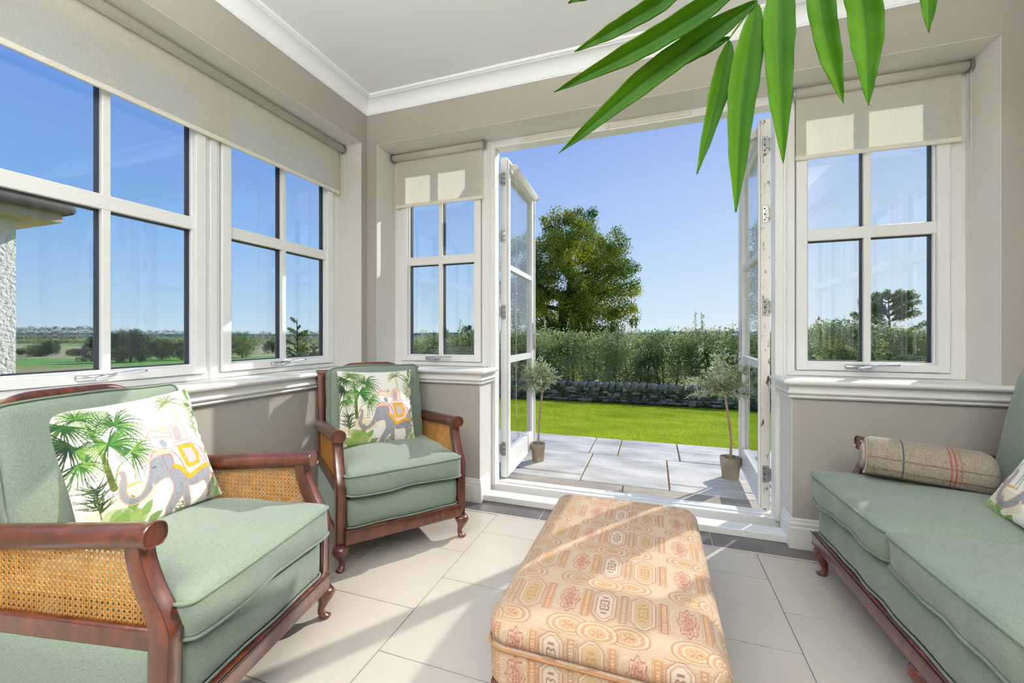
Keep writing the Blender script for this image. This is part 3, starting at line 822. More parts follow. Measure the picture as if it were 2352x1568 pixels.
def elephant_art(n=400):
    A = Art(n, (236, 232, 222))
    A.H = homog([(55, 300), (1480, 95), (1755, 1190), (375, 1480)], [(0, 1), (1, 1), (1, 0), (0, 0)])
    r = random.Random(3)
    G = [(62, 104, 40), (44, 82, 36), (92, 128, 52), (120, 148, 74), (34, 62, 34)]
    gb = lambda lo=0: G[r.randrange(lo, len(G))]
    # sand patches
    A.poly([(330, 1190), (560, 1060), (900, 1000), (1000, 1100), (860, 1180), (600, 1200), (420, 1250)], (206, 192, 150), 0.6)
    A.poly([(350, 1460), (420, 1250), (900, 1180), (1000, 1250), (700, 1440)], (214, 200, 168), 0.45)
    def frond(cx, cy, a0, a1, nb, L, w, cols=None, droop=0.25):
        c = A.pt((cx, cy))
        for i in range(nb):
            a = math.radians(a0 + (a1 - a0) * i / max(1, nb - 1) + r.uniform(-3, 3)); l = L * r.uniform(.8, 1.08)
            m1 = c + np.array((math.cos(a), math.sin(a))) * l * .55; e = c + np.array((math.cos(a), math.sin(a) - droop)) * l
            A.line([c, m1, e], w, w * .25, r.choice(cols or G), raw=True)
    def feather(p0, p1, p2, nb, L, w, cols=None):
        P = spline([A.pt(p0), A.pt(p1), A.pt(p2)], nb)
        A.line([p0, p1, p2], w, w * .5, (70, 100, 40))
        for i, q in enumerate(P[1:-1]):
            i += 1; t = P[i + 1] - P[i - 1]; t = t / (np.linalg.norm(t) + 1e-9); f = math.sin(math.pi * (i / len(P)) ** .7)
            for sg in (-1, 1):
                nrm = np.array((-t[1], t[0])) * sg; e = q + (nrm * .8 + t * .6) * L * (0.35 + f) * .8 - np.array((0, .18 * L))
                A.line([q, (q + e) / 2 + nrm * .1 * L, e], w, w * .3, r.choice(cols or G), raw=True)
    def spiky(cx, cy, R, nb=26, cols=None, w=.008):
        c = A.pt((cx, cy))
        A.line([c - np.array((0, R * .8)), c + np.array((0, R * .6))], .008, .004, (110, 96, 60), raw=True)
        for i in range(nb):
            yy = r.uniform(-.5, .7) * R; q = c + np.array((0, yy)); a = math.radians(r.choice([r.uniform(15, 70), r.uniform(110, 165)]))
            e = q + np.array((math.cos(a), math.sin(a))) * R * r.uniform(.45, .8); A.line([q, (q + e) / 2 + np.array((0, -.01)), e], w, w * .3, r.choice(cols or G[:4]), raw=True)
    # big palm at the left
    A.line([(560, 1010), (520, 900), (480, 760), (430, 600), (380, 430)], .045, .018, (92, 96, 44))
    for k in range(9): A.line([(500 + 5 * k - 14, 860 + 14 * k), (520 + 5 * k + 14, 850 + 14 * k)], .006, .006, (58, 66, 34), sp=False)
    A.line([(570, 960), (600, 830), (700, 760)], .012, .006, (120, 140, 60)); A.line([(500, 880), (400, 790), (330, 760)], .010, .006, (96, 120, 50))
    feather((400, 560), (370, 400), (355, 295), 9, .16, .008, [(108, 146, 60), (128, 160, 76), (84, 124, 48)])
    feather((400, 560), (470, 420), (600, 330), 8, .12, .008)
    frond(210, 420, 150, 330, 20, .20, .013, G[:2] + [G[4]]); frond(300, 370, -30, 210, 18, .14, .010)
    frond(600, 440, -75, 60, 22, .22, .013); frond(600, 440, 90, 200, 12, .13, .011)
    frond(520, 620, -60, 60, 22, .24, .014, [(36, 78, 44), (52, 98, 40), (80, 122, 48)]); frond(520, 620, 120, 250, 18, .17, .012)
    frond(230, 590, 120, 300, 22, .20, .013, [(28, 46, 30), (44, 70, 34)]); frond(260, 640, -80, 20, 10, .13, .012)
    frond(720, 700, -100, 40, 22, .19, .012); frond(700, 700, 120, 220, 10, .10, .010, G[:2])
    frond(290, 760, 200, 350, 18, .16, .012); frond(330, 760, 20, 120, 8, .10, .010)
    # dark bush, cabbage leaves
    spiky(440, 1100, .15, 46, [(44, 66, 34), (70, 92, 40), (30, 50, 30)], .011)
    for i in range(26):
        a = r.uniform(0, 6.28); rr = r.uniform(0, 1); q = A.pt((640 + 190 * rr * math.cos(a), 1330 + 105 * rr * math.sin(a)))
        t = np.arange(14) / 14 * 6.283; w = r.uniform(.045, .07)
        A.poly([(q[0] + w * math.cos(u), q[1] + w * .8 * math.sin(u)) for u in t], r.choice([(104, 134, 60), (122, 150, 74), (84, 116, 52), (138, 160, 88)]), .75, raw=True)
    for px, py, an in ((880, 1270, 50), (950, 1340, 25), (900, 1400, 10), (430, 1400, 200), (800, 1210, 90), (460, 1290, 160)):
        A.leafp(A.pt((px - 40, py + 20)), math.radians(an), .13, .075, r.choice([(96, 130, 56), (120, 148, 76)]))
    # small plants at the top right and right edge
    A.line([(1250, 410), (1210, 330), (1180, 250)], .022, .012, (196, 172, 140))
    for an in (20, 55, 85, 120, 150, 175, -15, 200): frond(1185, 240, an - 6, an + 6, 4, .13, .009, [(122, 138, 84), (92, 112, 60)], .35)
    spiky(1440, 320, .13, 34, [(150, 160, 96), (116, 132, 70)], .007); spiky(1460, 500, .13, 34, [(140, 150, 86), (108, 126, 64)], .007)
    for px, py, an in ((1480, 150, 70), (1470, 200, 110), (1510, 230, 30), (1480, 260, 150), (1520, 330, 80), (1530, 380, 110), (1590, 640, 70), (1600, 760, 80), (1640, 900, 75), (1590, 560, 100), (1440, 140, 90), (1500, 120, 60)):
        A.leafp(A.pt((px, py + 30)), math.radians(an), .085, .042, r.choice([(112, 140, 84), (84, 118, 62), (134, 156, 100)]))
    spiky(1280, 1320, .13, 34, [(124, 138, 84), (92, 112, 60)], .008)
    frond(1690, 1150, 60, 300, 22, .14, .009, [(108, 148, 76), (134, 164, 98)]); frond(1650, 1060, 80, 240, 16, .11, .008, [(112, 150, 80)])
    A.line([(1430, 1310), (1490, 1300), (1530, 1330)], .007, .003, (150, 160, 120)); A.line([(1540, 1330), (1570, 1220), (1640, 1180)], .008, .003, (124, 144, 90))
    A.line([(1500, 1320), (1550, 1270), (1555, 1205)], .010, .003, (112, 134, 80))
    # elephant
    body = [(590, 885), (620, 870), (650, 885), (660, 910), (665, 940), (672, 1000), (665, 1060), (700, 1105), (760, 1120), (810, 1100), (845, 1050), (870, 980), (885, 900), (890, 830), (900, 780), (930, 730), (1000, 715), (1080, 720), (1150, 735), (1250, 700), (1350, 680), (1450, 690), (1520, 720), (1570, 770), (1600, 840), (1612, 900), (1618, 950), (1668, 975), (1660, 1000), (1625, 1000), (1600, 985), (1592, 1040), (1605, 1080), (1600, 1130), (1585, 1190), (1560, 1205), (1540, 1195), (1555, 1150), (1545, 1100), (1520, 1050), (1490, 1040), (1420, 1070), (1380, 1080), (1310, 1080), (1332, 1150), (1352, 1230), (1362, 1290), (1330, 1320), (1300, 1310), (1290, 1250), (1270, 1200), (1250, 1160), (1200, 1230), (1165, 1280), (1172, 1350), (1140, 1370), (1090, 1385), (1075, 1360), (1095, 1310), (1090, 1250), (1120, 1180), (1150, 1100), (1140, 1040), (1100, 985), (1050, 985), (990, 1010), (940, 1040), (900, 1090), (850, 1135), (790, 1165), (720, 1175), (660, 1150), (615, 1100), (600, 1040), (605, 980), (620, 930), (610, 905)]
    A.poly(body, (118, 122, 134), tex=0.25)
    for _ in range(260):   # short drawn hatch marks in the hide
        x = r.uniform(880, 1600); y = r.uniform(740, 1300)
        q = A.pt((x, y)); i, j = int(q[0] * n), int(q[1] * n)
        if 0 <= i < n and 0 <= j < n and abs(A.a[j, i, 0] - A.a[j, i, 2]) < .09 and A.a[j, i, 0] < .45:
            A.line([q, q + np.array((r.uniform(-.008, .008), -.018))], .0045, .002, r.choice([(86, 90, 104), (156, 158, 166), (98, 100, 112)]), .8, raw=True)
    pk = (190, 142, 118)
    A.line(body + [body[0]], .0085, .0085, pk, sp=False)
    A.line([(1300, 1080), (1290, 1040), (1300, 1000)], .008, .006, pk)
    ear = [(1045, 770), (1110, 765), (1145, 830), (1140, 890), (1112, 938), (1080, 900), (1060, 850), (1030, 800)]
    A.poly(ear, (140, 144, 154)); A.line(ear + [ear[0]], .007, .007, (150, 112, 96), sp=False)
    A.line([(925, 1030), (935, 1080), (915, 1075)], .010, .005, (222, 210, 190)); A.line([(930, 880), (955, 870)], .012, .008, (60, 62, 72), sp=False)
    # saddle cloth
    cloth = [(925, 745), (990, 712), (1150, 708), (1200, 690), (1400, 672), (1480, 700), (1560, 780), (1598, 870), (1480, 920), (1330, 985), (1280, 950), (1160, 890), (1150, 810), (1120, 760), (1050, 748), (905, 800)]
    A.poly(cloth, (222, 198, 194)); A.line(cloth + [cloth[0]], .007, .007, (176, 122, 116), sp=False)
    for _ in range(60):
        q = (r.uniform(1160, 1560), r.uniform(710, 930)); A.line([q, (q[0] + 8, q[1] + 4)], .008, .006, r.choice([(172, 112, 128), (206, 156, 150), (150, 120, 130)]), .7, sp=False)
    A.line([(1390, 690), (1480, 780), (1560, 880)], .012, .010, (190, 136, 140)); A.line([(1130, 730), (1210, 800), (1290, 930)], .012, .010, (178, 128, 128))
    A.line([(900, 800), (1000, 760), (1120, 750)], .018, .012, (216, 170, 160)); A.line([(960, 740), (1040, 735), (1110, 750)], .012, .010, (222, 178, 80))
    Yw = (214, 156, 34)
    fr = [(1165, 885), (1230, 905), (1290, 960), (1335, 1000), (1400, 960), (1500, 912), (1590, 888)]
    sq = [(1235, 705), (1390, 695), (1452, 800), (1448, 862), (1325, 892), (1235, 720)]
    A.poly(sq, (168, 168, 178), tex=.5)
    for path, w in ((fr, .036), (sq, .034)):
        A.line(path, w, w, Yw, sp=False)
        P = [A.pt(p) for p in path]
        for a, b in zip(P[:-1], P[1:]):
            L = np.linalg.norm(b - a); k = int(L / .004)
            for i in range(k):
                q = a + (b - a) * i / k + np.array((r.uniform(-.014, .014), r.uniform(-.014, .014)))
                A.line([q, q + np.array((r.uniform(-.004, .004), -.008))], .005, .003, r.choice([(236, 186, 66), (190, 128, 22), (226, 170, 44)]), raw=True)
    # howdah with canopy, rug roll and two riders as small drawn shapes
    A.poly([(1140, 540), (1170, 470), (1235, 440), (1295, 480), (1330, 560), (1342, 612), (1262, 640), (1190, 650), (1150, 600)], (222, 196, 190))
    A.poly([(1170, 560), (1190, 505), (1225, 500), (1262, 560), (1262, 630), (1200, 640)], (150, 144, 150), tex=.4)
    for pth in ([(1140, 600), (1140, 520), (1180, 465), (1235, 440), (1295, 480), (1330, 560), (1342, 612)], [(1165, 560), (1190, 500), (1230, 500), (1262, 560), (1270, 630)]):
        A.line(pth, .011, .011, (206, 158, 142))
    A.poly([(865, 592), (930, 518), (1000, 535), (1140, 560), (1150, 600), (1000, 590)], (230, 204, 192)); A.line([(865, 592), (930, 518), (1000, 535), (1140, 560), (1160, 605)], .009, .009, (196, 140, 122), sp=False)
    A.line([(865, 592), (1000, 592), (1150, 600)], .008, .008, (196, 140, 122), sp=False)
    A.poly([(1000, 640), (1040, 612), (1080, 640), (1098, 690), (1050, 700), (1020, 670)], (140, 148, 158)); A.poly([(1000, 520), (1060, 480), (1110, 500), (1120, 540)], (160, 176, 110), .8)
    for a, b in (((1172, 662), (1290, 640)), ((1182, 700), (1298, 676)), ((1300, 640), (1388, 615)), ((1306, 674), (1392, 655))): A.line([a, b], .010, .010, (200, 150, 130), sp=False)
    for a, b in (((1172, 662), (1182, 700)), ((1290, 640), (1298, 676)), ((1388, 615), (1392, 655))): A.line([a, b], .008, .008, (200, 150, 130), sp=False)
    A.line([(680, 1010), (740, 995), (810, 985)], .020, .012, (206, 168, 74))
    A.a *= (0.96 + 0.06 * rng.random((n, n, 1)))
    return A.a
ART = elephant_art()

def pillow_mesh(n=150, w=0.40, h=0.40, t=0.10, art=None, seed=2):
    u = np.linspace(-1, 1, n); X, Y = np.meshgrid(u, u)
    # edges drawn in between pointed corners
    px = X * (1 - 0.055 * (1 - Y ** 2)) * w / 2; py = Y * (1 - 0.055 * (1 - X ** 2)) * h / 2
    prof = (np.clip(1 - np.abs(X) ** 2.2, 0, 1) ** .55) * (np.clip(1 - np.abs(Y) ** 2.2, 0, 1) ** .55)
    P0 = np.stack([px.ravel(), py.ravel(), np.zeros(n * n)], 1)
    fold = wob(P0, 0.0035, 36, seed).reshape(n, n) * (0.35 + 0.65 * np.maximum(np.abs(X), np.abs(Y)) ** 3) * np.minimum(1, prof * 3)
    front = np.stack([px, py, prof * t / 2 + fold], -1).reshape(-1, 3)
    nb = 40; ub = np.linspace(-1, 1, nb); XB, YB_ = np.meshgrid(ub, ub)
    bx = XB * (1 - 0.055 * (1 - YB_ ** 2)) * w / 2; by = YB_ * (1 - 0.055 * (1 - XB ** 2)) * h / 2
    pb = (np.clip(1 - np.abs(XB) ** 2.2, 0, 1) ** .55) * (np.clip(1 - np.abs(YB_) ** 2.2, 0, 1) ** .55)
    back = np.stack([bx, by, -pb * t / 2], -1).reshape(-1, 3)
    F1 = [(j * n + i, j * n + i + 1, (j + 1) * n + i + 1, (j + 1) * n + i) for j in range(n - 1) for i in range(n - 1)]
    b0 = n * n
    F2 = [(b0 + (j + 1) * nb + i, b0 + (j + 1) * nb + i + 1, b0 + j * nb + i + 1, b0 + j * nb + i) for j in range(nb - 1) for i in range(nb - 1)]
    V = np.vstack([front, back])
    ii = np.clip(((u + 1) / 2 * art.shape[0]).astype(int), 0, art.shape[0] - 1)
    C1 = art[np.ix_(ii, ii)].reshape(-1, 3)
    C2 = np.tile(lin((226, 222, 210)), (nb * nb, 1))
    return V, F1 + F2, np.vstack([C1, C2])

PV, PF, PC = pillow_mesh(n=330, art=ART)
elephant_proto = mesh_obj('elephant_cushion', PV, PF, PRINT)
set_col(elephant_proto, PC)

# ------------------------------------------------------------------ woven cane
def inside(poly, x, y):
    c = False; n = len(poly)
    for i in range(n):
        x0, y0 = poly[i]; x1, y1 = poly[(i + 1) % n]
        if (y0 > y) != (y1 > y) and x < (x1 - x0) * (y - y0) / (y1 - y0) + x0: c = not c
    return c

def cane(name, parent, poly, place, pitch=0.0145, mat=None):
    """poly in panel (a, b) coordinates; place(a, b, c) -> local 3D point, c = through the panel"""
    mb = MB(); w = pitch * 0.052; t = 0.0006
    a0 = min(p[0] for p in poly); a1 = max(p[0] for p in poly); b0 = min(p[1] for p in poly); b1 = max(p[1] for p in poly)
    def run(p0, d, L, c):
        # merge consecutive inside steps into one strip
        st = pitch / 3; n = int(L / st); start = None
        for i in range(n + 1):
            q = (p0[0] + d[0] * st * i, p0[1] + d[1] * st * i); ins = inside(poly, *q) and i < n
            if ins and start is None: start = q
            if not ins and start is not None:
                s, e = start, q; nx, ny = -d[1] * w, d[0] * w
                V = [place(s[0] + nx, s[1] + ny, c - t), place(s[0] - nx, s[1] - ny, c - t), place(e[0] - nx, e[1] - ny, c - t), place(e[0] + nx, e[1] + ny, c - t),
                     place(s[0] + nx, s[1] + ny, c + t), place(s[0] - nx, s[1] - ny, c + t), place(e[0] - nx, e[1] - ny, c + t), place(e[0] + nx, e[1] + ny, c + t)]
                mb.add(V, [(0, 1, 2, 3), (7, 6, 5, 4), (0, 3, 7, 4), (1, 5, 6, 2)]); start = None
    k = a0
    while k < a1:
        for o_ in (-0.19, 0.19): run((k + o_ * pitch, b0), (0, 1), b1 - b0, 0.0)
        k += pitch
    k = b0
    while k < b1:
        for o_ in (-0.19, 0.19): run((a0, k + o_ * pitch), (1, 0), a1 - a0, 0.0008)
        k += pitch
    H = b1 - b0; s2 = math.sqrt(.5)
    k = a0 - (math.ceil(H / pitch) + .5) * pitch
    while k < a1:
        run((k, b0), (s2, s2), H / s2, 0.0016); k += pitch
    k = a0 + .5 * pitch
    while k < a1 + H:
        run((k, b0), (-s2, s2), H / s2, -0.0008); k += pitch
    return mb.obj(name, mat or CANE, parent)

# ------------------------------------------------------------------ bergere armchairs and sofa
def cab_leg(parent, x, y, ox, oy, s=1.0, top=0.108):
    prof = [(top, .030, 0), (.098, .033, .004), (.085, .034, .008), (.070, .026, .008), (.052, .017, .004), (.034, .012, -.002), (.020, .0115, -.002), (.012, .015, .004), (.006, .020, .008), (0, .016, .008)]
    rings = [[(x + ox * off + r * s * math.cos(a), y + oy * off + r * s * math.sin(a), z) for a in np.linspace(0, 2 * math.pi, 17)[:-1]] for z, r, off in prof]
    V, Fc = loft(rings); return mesh_obj('leg', V, Fc, WOOD, parent)

def post_path(v0, top):
    return spline([(v0 + .004, .105), (v0, .2), (v0 - .002, .30), (v0 - .004, .352), (v0 + .012, .395), (v0 + .036, .44), (v0 + .056, .49), (v0 + .064, .53), (v0 + .058, top - .02)], 4)

def seat_frame(root, W, v_arm, D, n_cush, is_sofa=False, side_panel=True):
    """x = across (+-W/2), y = backwards, z up"""
    hw = W / 2; ztop = 0.585
    # front rail and aprons
    r = MB()
    inner = hw - 0.034 if not is_sofa else hw
    V, Fc = loft([[(sx, -0.004 + q[0], 0.140 + q[1]) for q in rrect(0.042, 0.060, 0.012, 3)] for sx in (-inner, inner)])
    r.add(V, Fc); r.obj('front_rail', WOOD, root, bevel=0.004)
    r = MB(); r.box(-inner, inner, -0.029, -0.0245, 0.1655, 0.169)
    r.obj('rail_inlay', EBONY, root)
    r = MB(); r.box(-hw + .03, hw - .03, D - 0.03, D, 0.11, 0.17)
    for s in (-1, 1): r.box(min(s * hw, s * (hw - .03)), max(s * hw, s * (hw - .03)), 0.03, D, 0.11, 0.168)
    r.obj('side_rail', WOOD, root, bevel=0.003)
    legs = [(-hw + .025, 0.012, -1), (hw - .025, 0.012, 1), (-hw + .03, D - .02, -1), (hw - .03, D - .02, 1)]
    if is_sofa: legs += [(-hw + .66, .012, 0), (hw - .66, .012, 0)]
    for x, y, s in legs: cab_leg(root, x, y, s * .8, -1 if y < .1 else .5)
    # arms
    for s in (-1, 1):
        px = s * (hw - 0.022)
        pp = post_path(v_arm, ztop)
        if not is_sofa:
            rings = []
            for v, z in pp:
                dpt = 0.050 if z < .36 else 0.050 - 0.012 * min(1, (z - .36) / .15)
                rings.append([(px + q[0], v + .024 + q[1], z) for q in rrect(0.042, dpt, 0.006, 2)])
            V, Fc = loft(rings); po = mesh_obj('arm_post', V, Fc, WOOD, root)
            po.data.set_sharp_from_angle(angle=math.radians(50))
            il = MB()
            for e in (-0.0165, 0.0165): il.tube([(px + e, v + .024 - (0.025 if z < .36 else 0.025 - 0.006 * min(1, (z - .36) / .15)), z) for v, z in pp], 0.0011, 4)
            il.obj('inlay', EBONY, po)
        else:
            pp = [p for p in pp if p[1] > .2]
            rings = [[(px + q[0], v + .02 + q[1], z) for q in rrect(0.038, 0.044, 0.006, 2)] for v, z in pp]
            V, Fc = loft(rings); po = mesh_obj('arm_post', V, Fc, WOOD, root); po.data.set_sharp_from_angle(angle=math.radians(50))
        # arm rest, tombstone section, falls a little to the rear
        yb = D + 0.03
        def sec(y, k=1.0):
            z = ztop - 0.026 - (0.060 if is_sofa else 0.040) * max(0, (y - v_arm - .04)) / (D - .05)
            sh = [(math.cos(math.radians(a)) * .0265, .004 + math.sin(math.radians(a)) * .023) for a in range(0, 181, 18)]
            sh += [(-.0265, -.006), (-.024, -.015), (-.019, -.021), (-.0165, -.024), (.0165, -.024), (.019, -.021), (.024, -.015), (.0265, -.006)]
            return [(px + q[0] * k + s * .002, y, z + q[1] * k) for q in sh]
        ys = [v_arm + .044, v_arm + .048, v_arm + .052] + list(np.linspace(v_arm + .075, yb, 8))
        V, Fc = loft([sec(ys[0] + .004, .90), sec(ys[0] + .004, .97), sec(ys[0], 1.03), sec(ys[0] + .002, 1.10), sec(ys[0] + .010, 1.10), sec(ys[0] + .014, 1.02)] + [sec(y, 1.0) for i, y in enumerate(ys[3:])])
        ar = mesh_obj('arm_rest', V, Fc, WOOD, root); ar.data.set_sharp_from_angle(angle=math.radians(50))
        lr = MB(); lr.box(px - .014, px + .016, v_arm + .03, yb, 0.306, 0.356); lr.obj('lower_arm_rail', WOOD, root, bevel=0.006)
        fpts = [(v + .03, z) for v, z in pp if z > .352]
        poly = [(yb - .01, .343), (v_arm + .02, .343)] + fpts + [(v_arm + .06, .548), (yb - .01, .515)]
        cane('cane_panel', root, poly, lambda a, b, c, px=px: (px + c, a, b))
        if side_panel:
            q = soft_box('side_upholstery', root, 0.026, D - v_arm - .05, 0.145, r=0.012, loc=(s * (hw - .018), (D + v_arm + .05) / 2, 0.166), piping=False, crown=0, side=0.004, fold=.001, n=14)
    # back: raked stiles, serpentine crest, lower rail, cane
    rake = lambda z: D - 0.02 + (z - 0.17) * 0.18
    for s in (-1, 1):
        V, Fc = loft([[(s * (hw - .032) + q[0], rake(z) + q[1], z) for q in rrect(0.040, 0.040, .008, 2)] for z in (0.11, .3, .5, .7, .775)])
        o_ = mesh_obj('back_post', V, Fc, WOOD, root); o_.data.set_sharp_from_angle(angle=math.radians(50))
    rings = []
    bays = 1
    for i in range(41):
        t = i / 40 * 2 - 1; x = t * (hw - .012); u = abs(t)
        rise = 0.035 * (1 / (1 + math.exp((u - .52) * 16))) ; z = 0.785 + rise
        hgt = 0.055
        rings.append([(x, rake(z) + q[0], z - .010 + q[1]) for q in rrect(0.034, hgt, .012, 3)])
    V, Fc = loft(rings); cr_ = mesh_obj('crest_rail', V, Fc, WOOD, root); cr_.data.set_sharp_from_angle(angle=math.radians(50))
    b = MB(); b.box(-hw + .03, hw - .03, rake(.36) - .014, rake(.36) + .014, .33, .38); b.obj('lower_back_rail', WOOD, root, bevel=.004)
    poly = [(-hw + .045, .37), (hw - .045, .37)] + [((1 - i / 20 * 2) * (hw - .045), 0.765 + 0.035 * (1 / (1 + math.exp((abs(1 - i / 10) - .52) * 16)))) for i in range(21)]
    cane('cane_panel', root, poly, lambda a, b_, c: (a, rake(b_) + c, b_), pitch=0.0145 if not is_sofa else 0.018)

def armchair(loc, rz, label, D=0.56):
    root = empty('armchair', loc, rz, label, 'armchair', None)
    W = 0.604
    seat_frame(root, W, 0.0, D, 1)
    soft_box('seat_base', root, W - .088, D - .06, 0.142, r=0.030, loc=(0, (D - .06) / 2 - .004, .163), pipes=(-0.86,), crown=.006, side=.012, seed=4)
    soft_box('seat_cushion', root, W - .075, D - .035, 0.108, r=0.022, loc=(0, (D - .035) / 2 - .022, .302), pipes=(.78, -.78), crown=.030, side=.010, fold=.0035, seed=9, n=34)
    a = math.radians(90 - 12)
    soft_box('back_cushion', root, W - .120, 0.435, 0.105, r=0.024, loc=(0, D + 0.030, 0.588), rot=(a, 0, 0), pipes=(.75, -.75), crown=.028, side=.010, fold=.003, seed=21, n=30)
    # soft_box base is z=0 -> shift so that its middle stands against the back
    return root

c1 = armchair((-1.046, 0.893, 0), math.radians(100.5), 'green linen and cane armchair nearest the camera, at the far left', D=0.585)
c2 = armchair((-1.073, 1.636, 0), math.radians(51.8), 'green linen and cane armchair in the corner by the narrow window')

def place_pillow(o, base, rz, lean, label, roll=0.0, half=.195):
    """base: bottom-middle point on the seat; rz: facing as armchair rz; lean from vertical backwards"""
    M = Matrix.Translation(base) @ Matrix.Rotation(rz, 4, 'Z') @ Matrix.Rotation(math.radians(90) - lean, 4, 'X') @ Matrix.Rotation(roll, 4, 'Z') @ Matrix.Translation((0, half, 0))
    o.matrix_world = M
    tag(o, label, 'cushion', None)
    return o
def local(c, x, y, z):
    M = Matrix.Translation(c.location) @ Matrix.Rotation(c.rotation_euler[2], 4, 'Z'); return M @ Vector((x, y, z))
e1 = place_pillow(elephant_proto, local(c1, 0.042, 0.395, .426), math.radians(94), math.radians(20), 'elephant print cushion on the armchair nearest the camera, left edge', roll=math.radians(3))
e2 = elephant_proto.copy(); COL.objects.link(e2)
place_pillow(e2, local(c2, -0.03, 0.355, .425), math.radians(52), math.radians(17), 'elephant print cushion on the corner armchair', roll=math.radians(-2))

# sofa along the right wall
SW = 1.62
srz = math.radians(-88.0)
s_end = Vector((0.655, 2.068, 0))
sc = s_end + Vector((math.cos(srz), math.sin(srz), 0)) * (SW / 2)
sofa = empty('sofa', sc, srz, 'green linen three seat sofa with mahogany rail on the right', 'sofa')
SD = 0.70
seat_frame(sofa, SW, 0.085, SD, 3, is_sofa=True)
soft_box('seat_base', sofa, SW - .01, SD - .04, 0.142, r=0.030, loc=(0, (SD - .04) / 2 - .006, .166), pipes=(-0.86,), crown=.004, side=.012, seed=14, n=60)
cw = (SW - .03) / 3
for i in range(3):
    soft_box('seat_cushion', sofa, cw - .004, SD - .08, 0.118, r=0.024, loc=(-SW / 2 + .015 + cw * (i + .5), (SD - .08) / 2 - .026, .308), pipes=(.78, -.78), crown=.034, side=.012, fold=.0055, seed=31 + i, n=34)
    soft_box('back_cushion', sofa, cw - .010, 0.46, 0.13, r=0.03, loc=(-SW / 2 + .015 + cw * (i + .5), 0.705, 0.625), rot=(math.radians(90 - 14), 0, 0), pipes=(.75, -.75), crown=.035, side=.012, fold=.004, seed=51 + i, n=28)
# the same family of print, cut closer to the elephant on this cushion
_k = ART.shape[0]; _i = (np.arange(_k) * .86 + .14 * _k).astype(int); _j = (np.arange(_k) * .84 + .16 * _k).astype(int)
PV3, PF3, PC3 = pillow_mesh(n=230, art=ART[np.ix_(_i, _j)], seed=6)
e3 = mesh_obj('elephant_cushion', PV3, PF3, PRINT); set_col(e3, PC3)
place_pillow(e3, Vector((0.985, 1.525, 0.445)), srz, math.radians(29), 'elephant print cushion on the sofa at the right edge', roll=math.radians(-5))

# tweed bolster rolled on the sofa
def bolster():
    nL, nR = 150, 120; L, R = 0.345, 0.081
    V = []; C = []
    base = lin((132, 121, 106)); dk = lin((84, 66, 56)); rd = lin((150, 62, 58)); nv = lin((62, 60, 66)); pk = lin((196, 176, 160))
    for i in range(nL):
        t = i / (nL - 1); x = (t - .5) * L
        e = min(1, min(t, 1 - t) * L / 0.03); rr = R * (0.72 + 0.28 * math.sqrt(max(0, 1 - (1 - e) ** 2)))
        for k in range(nR):
            a = 2 * math.pi * k / nR
            r_ = rr * (1 + .03 * math.sin(2 * a + 1) + .02 * math.sin(3 * a + 5 * t)) + (0.003 if 0.2 < k / nR < .6 else 0)
            z = r_ * math.sin(a); 
            if z < -R * .80: z = -R * .80
            V.append((x, r_ * math.cos(a) * 1.05, z))
            f = rng.random(); c = base * (.80 + .42 * f) if f > .10 else base * .62
            if abs(t - .30) < .008: c = nv * .9
            if min(abs(t - .655), abs(t - .69), abs(t - .725)) < .0055: c = rd * (.75 + .4 * f)
            if min(abs((k / nR) - q) for q in (.27, .52, .02)) < .0045: c = base * .45
            if t < .012: c = pk
            C.append(c)
    Fc = [(i * nR + k, i * nR + (k + 1) % nR, (i + 1) * nR + (k + 1) % nR, (i + 1) * nR + k) for i in range(nL - 1) for k in range(nR)]
    for end, i in ((0, 0), (1, nL - 1)):
        ci = len(V); V.append(((-.5 if not end else .5) * L * 1.035, 0, 0)); C.append(base * .8)
        # spiral fold look on the end: inner ring
        ring = []
        for k in range(nR):
            p = V[i * nR + k]; ring.append(len(V)); V.append((p[0] + (.010 if end else -.010), p[1] * .55, p[2] * .55)); C.append(base * (.85 + .2 * rng.random()))
        for k in range(nR):
            a, b = i * nR + k, i * nR + (k + 1) % nR; c, d = ring[k], ring[(k + 1) % nR]
            Fc.append((a, b, d, c) if not end else (b, a, c, d)); Fc.append((c, d, ci) if not end else (d, c, ci))
    o_ = mesh_obj('bolster_cushion', V, Fc, TWEED); set_col(o_, np.array(C)); return o_
bo = bolster(); bo.location = (0.945, 1.945, 0.514); bo.rotation_euler = (math.radians(-20), math.radians(3.0), math.radians(-15))
tag(bo, 'rolled brown tweed bolster with red stripes on the sofa', 'cushion')

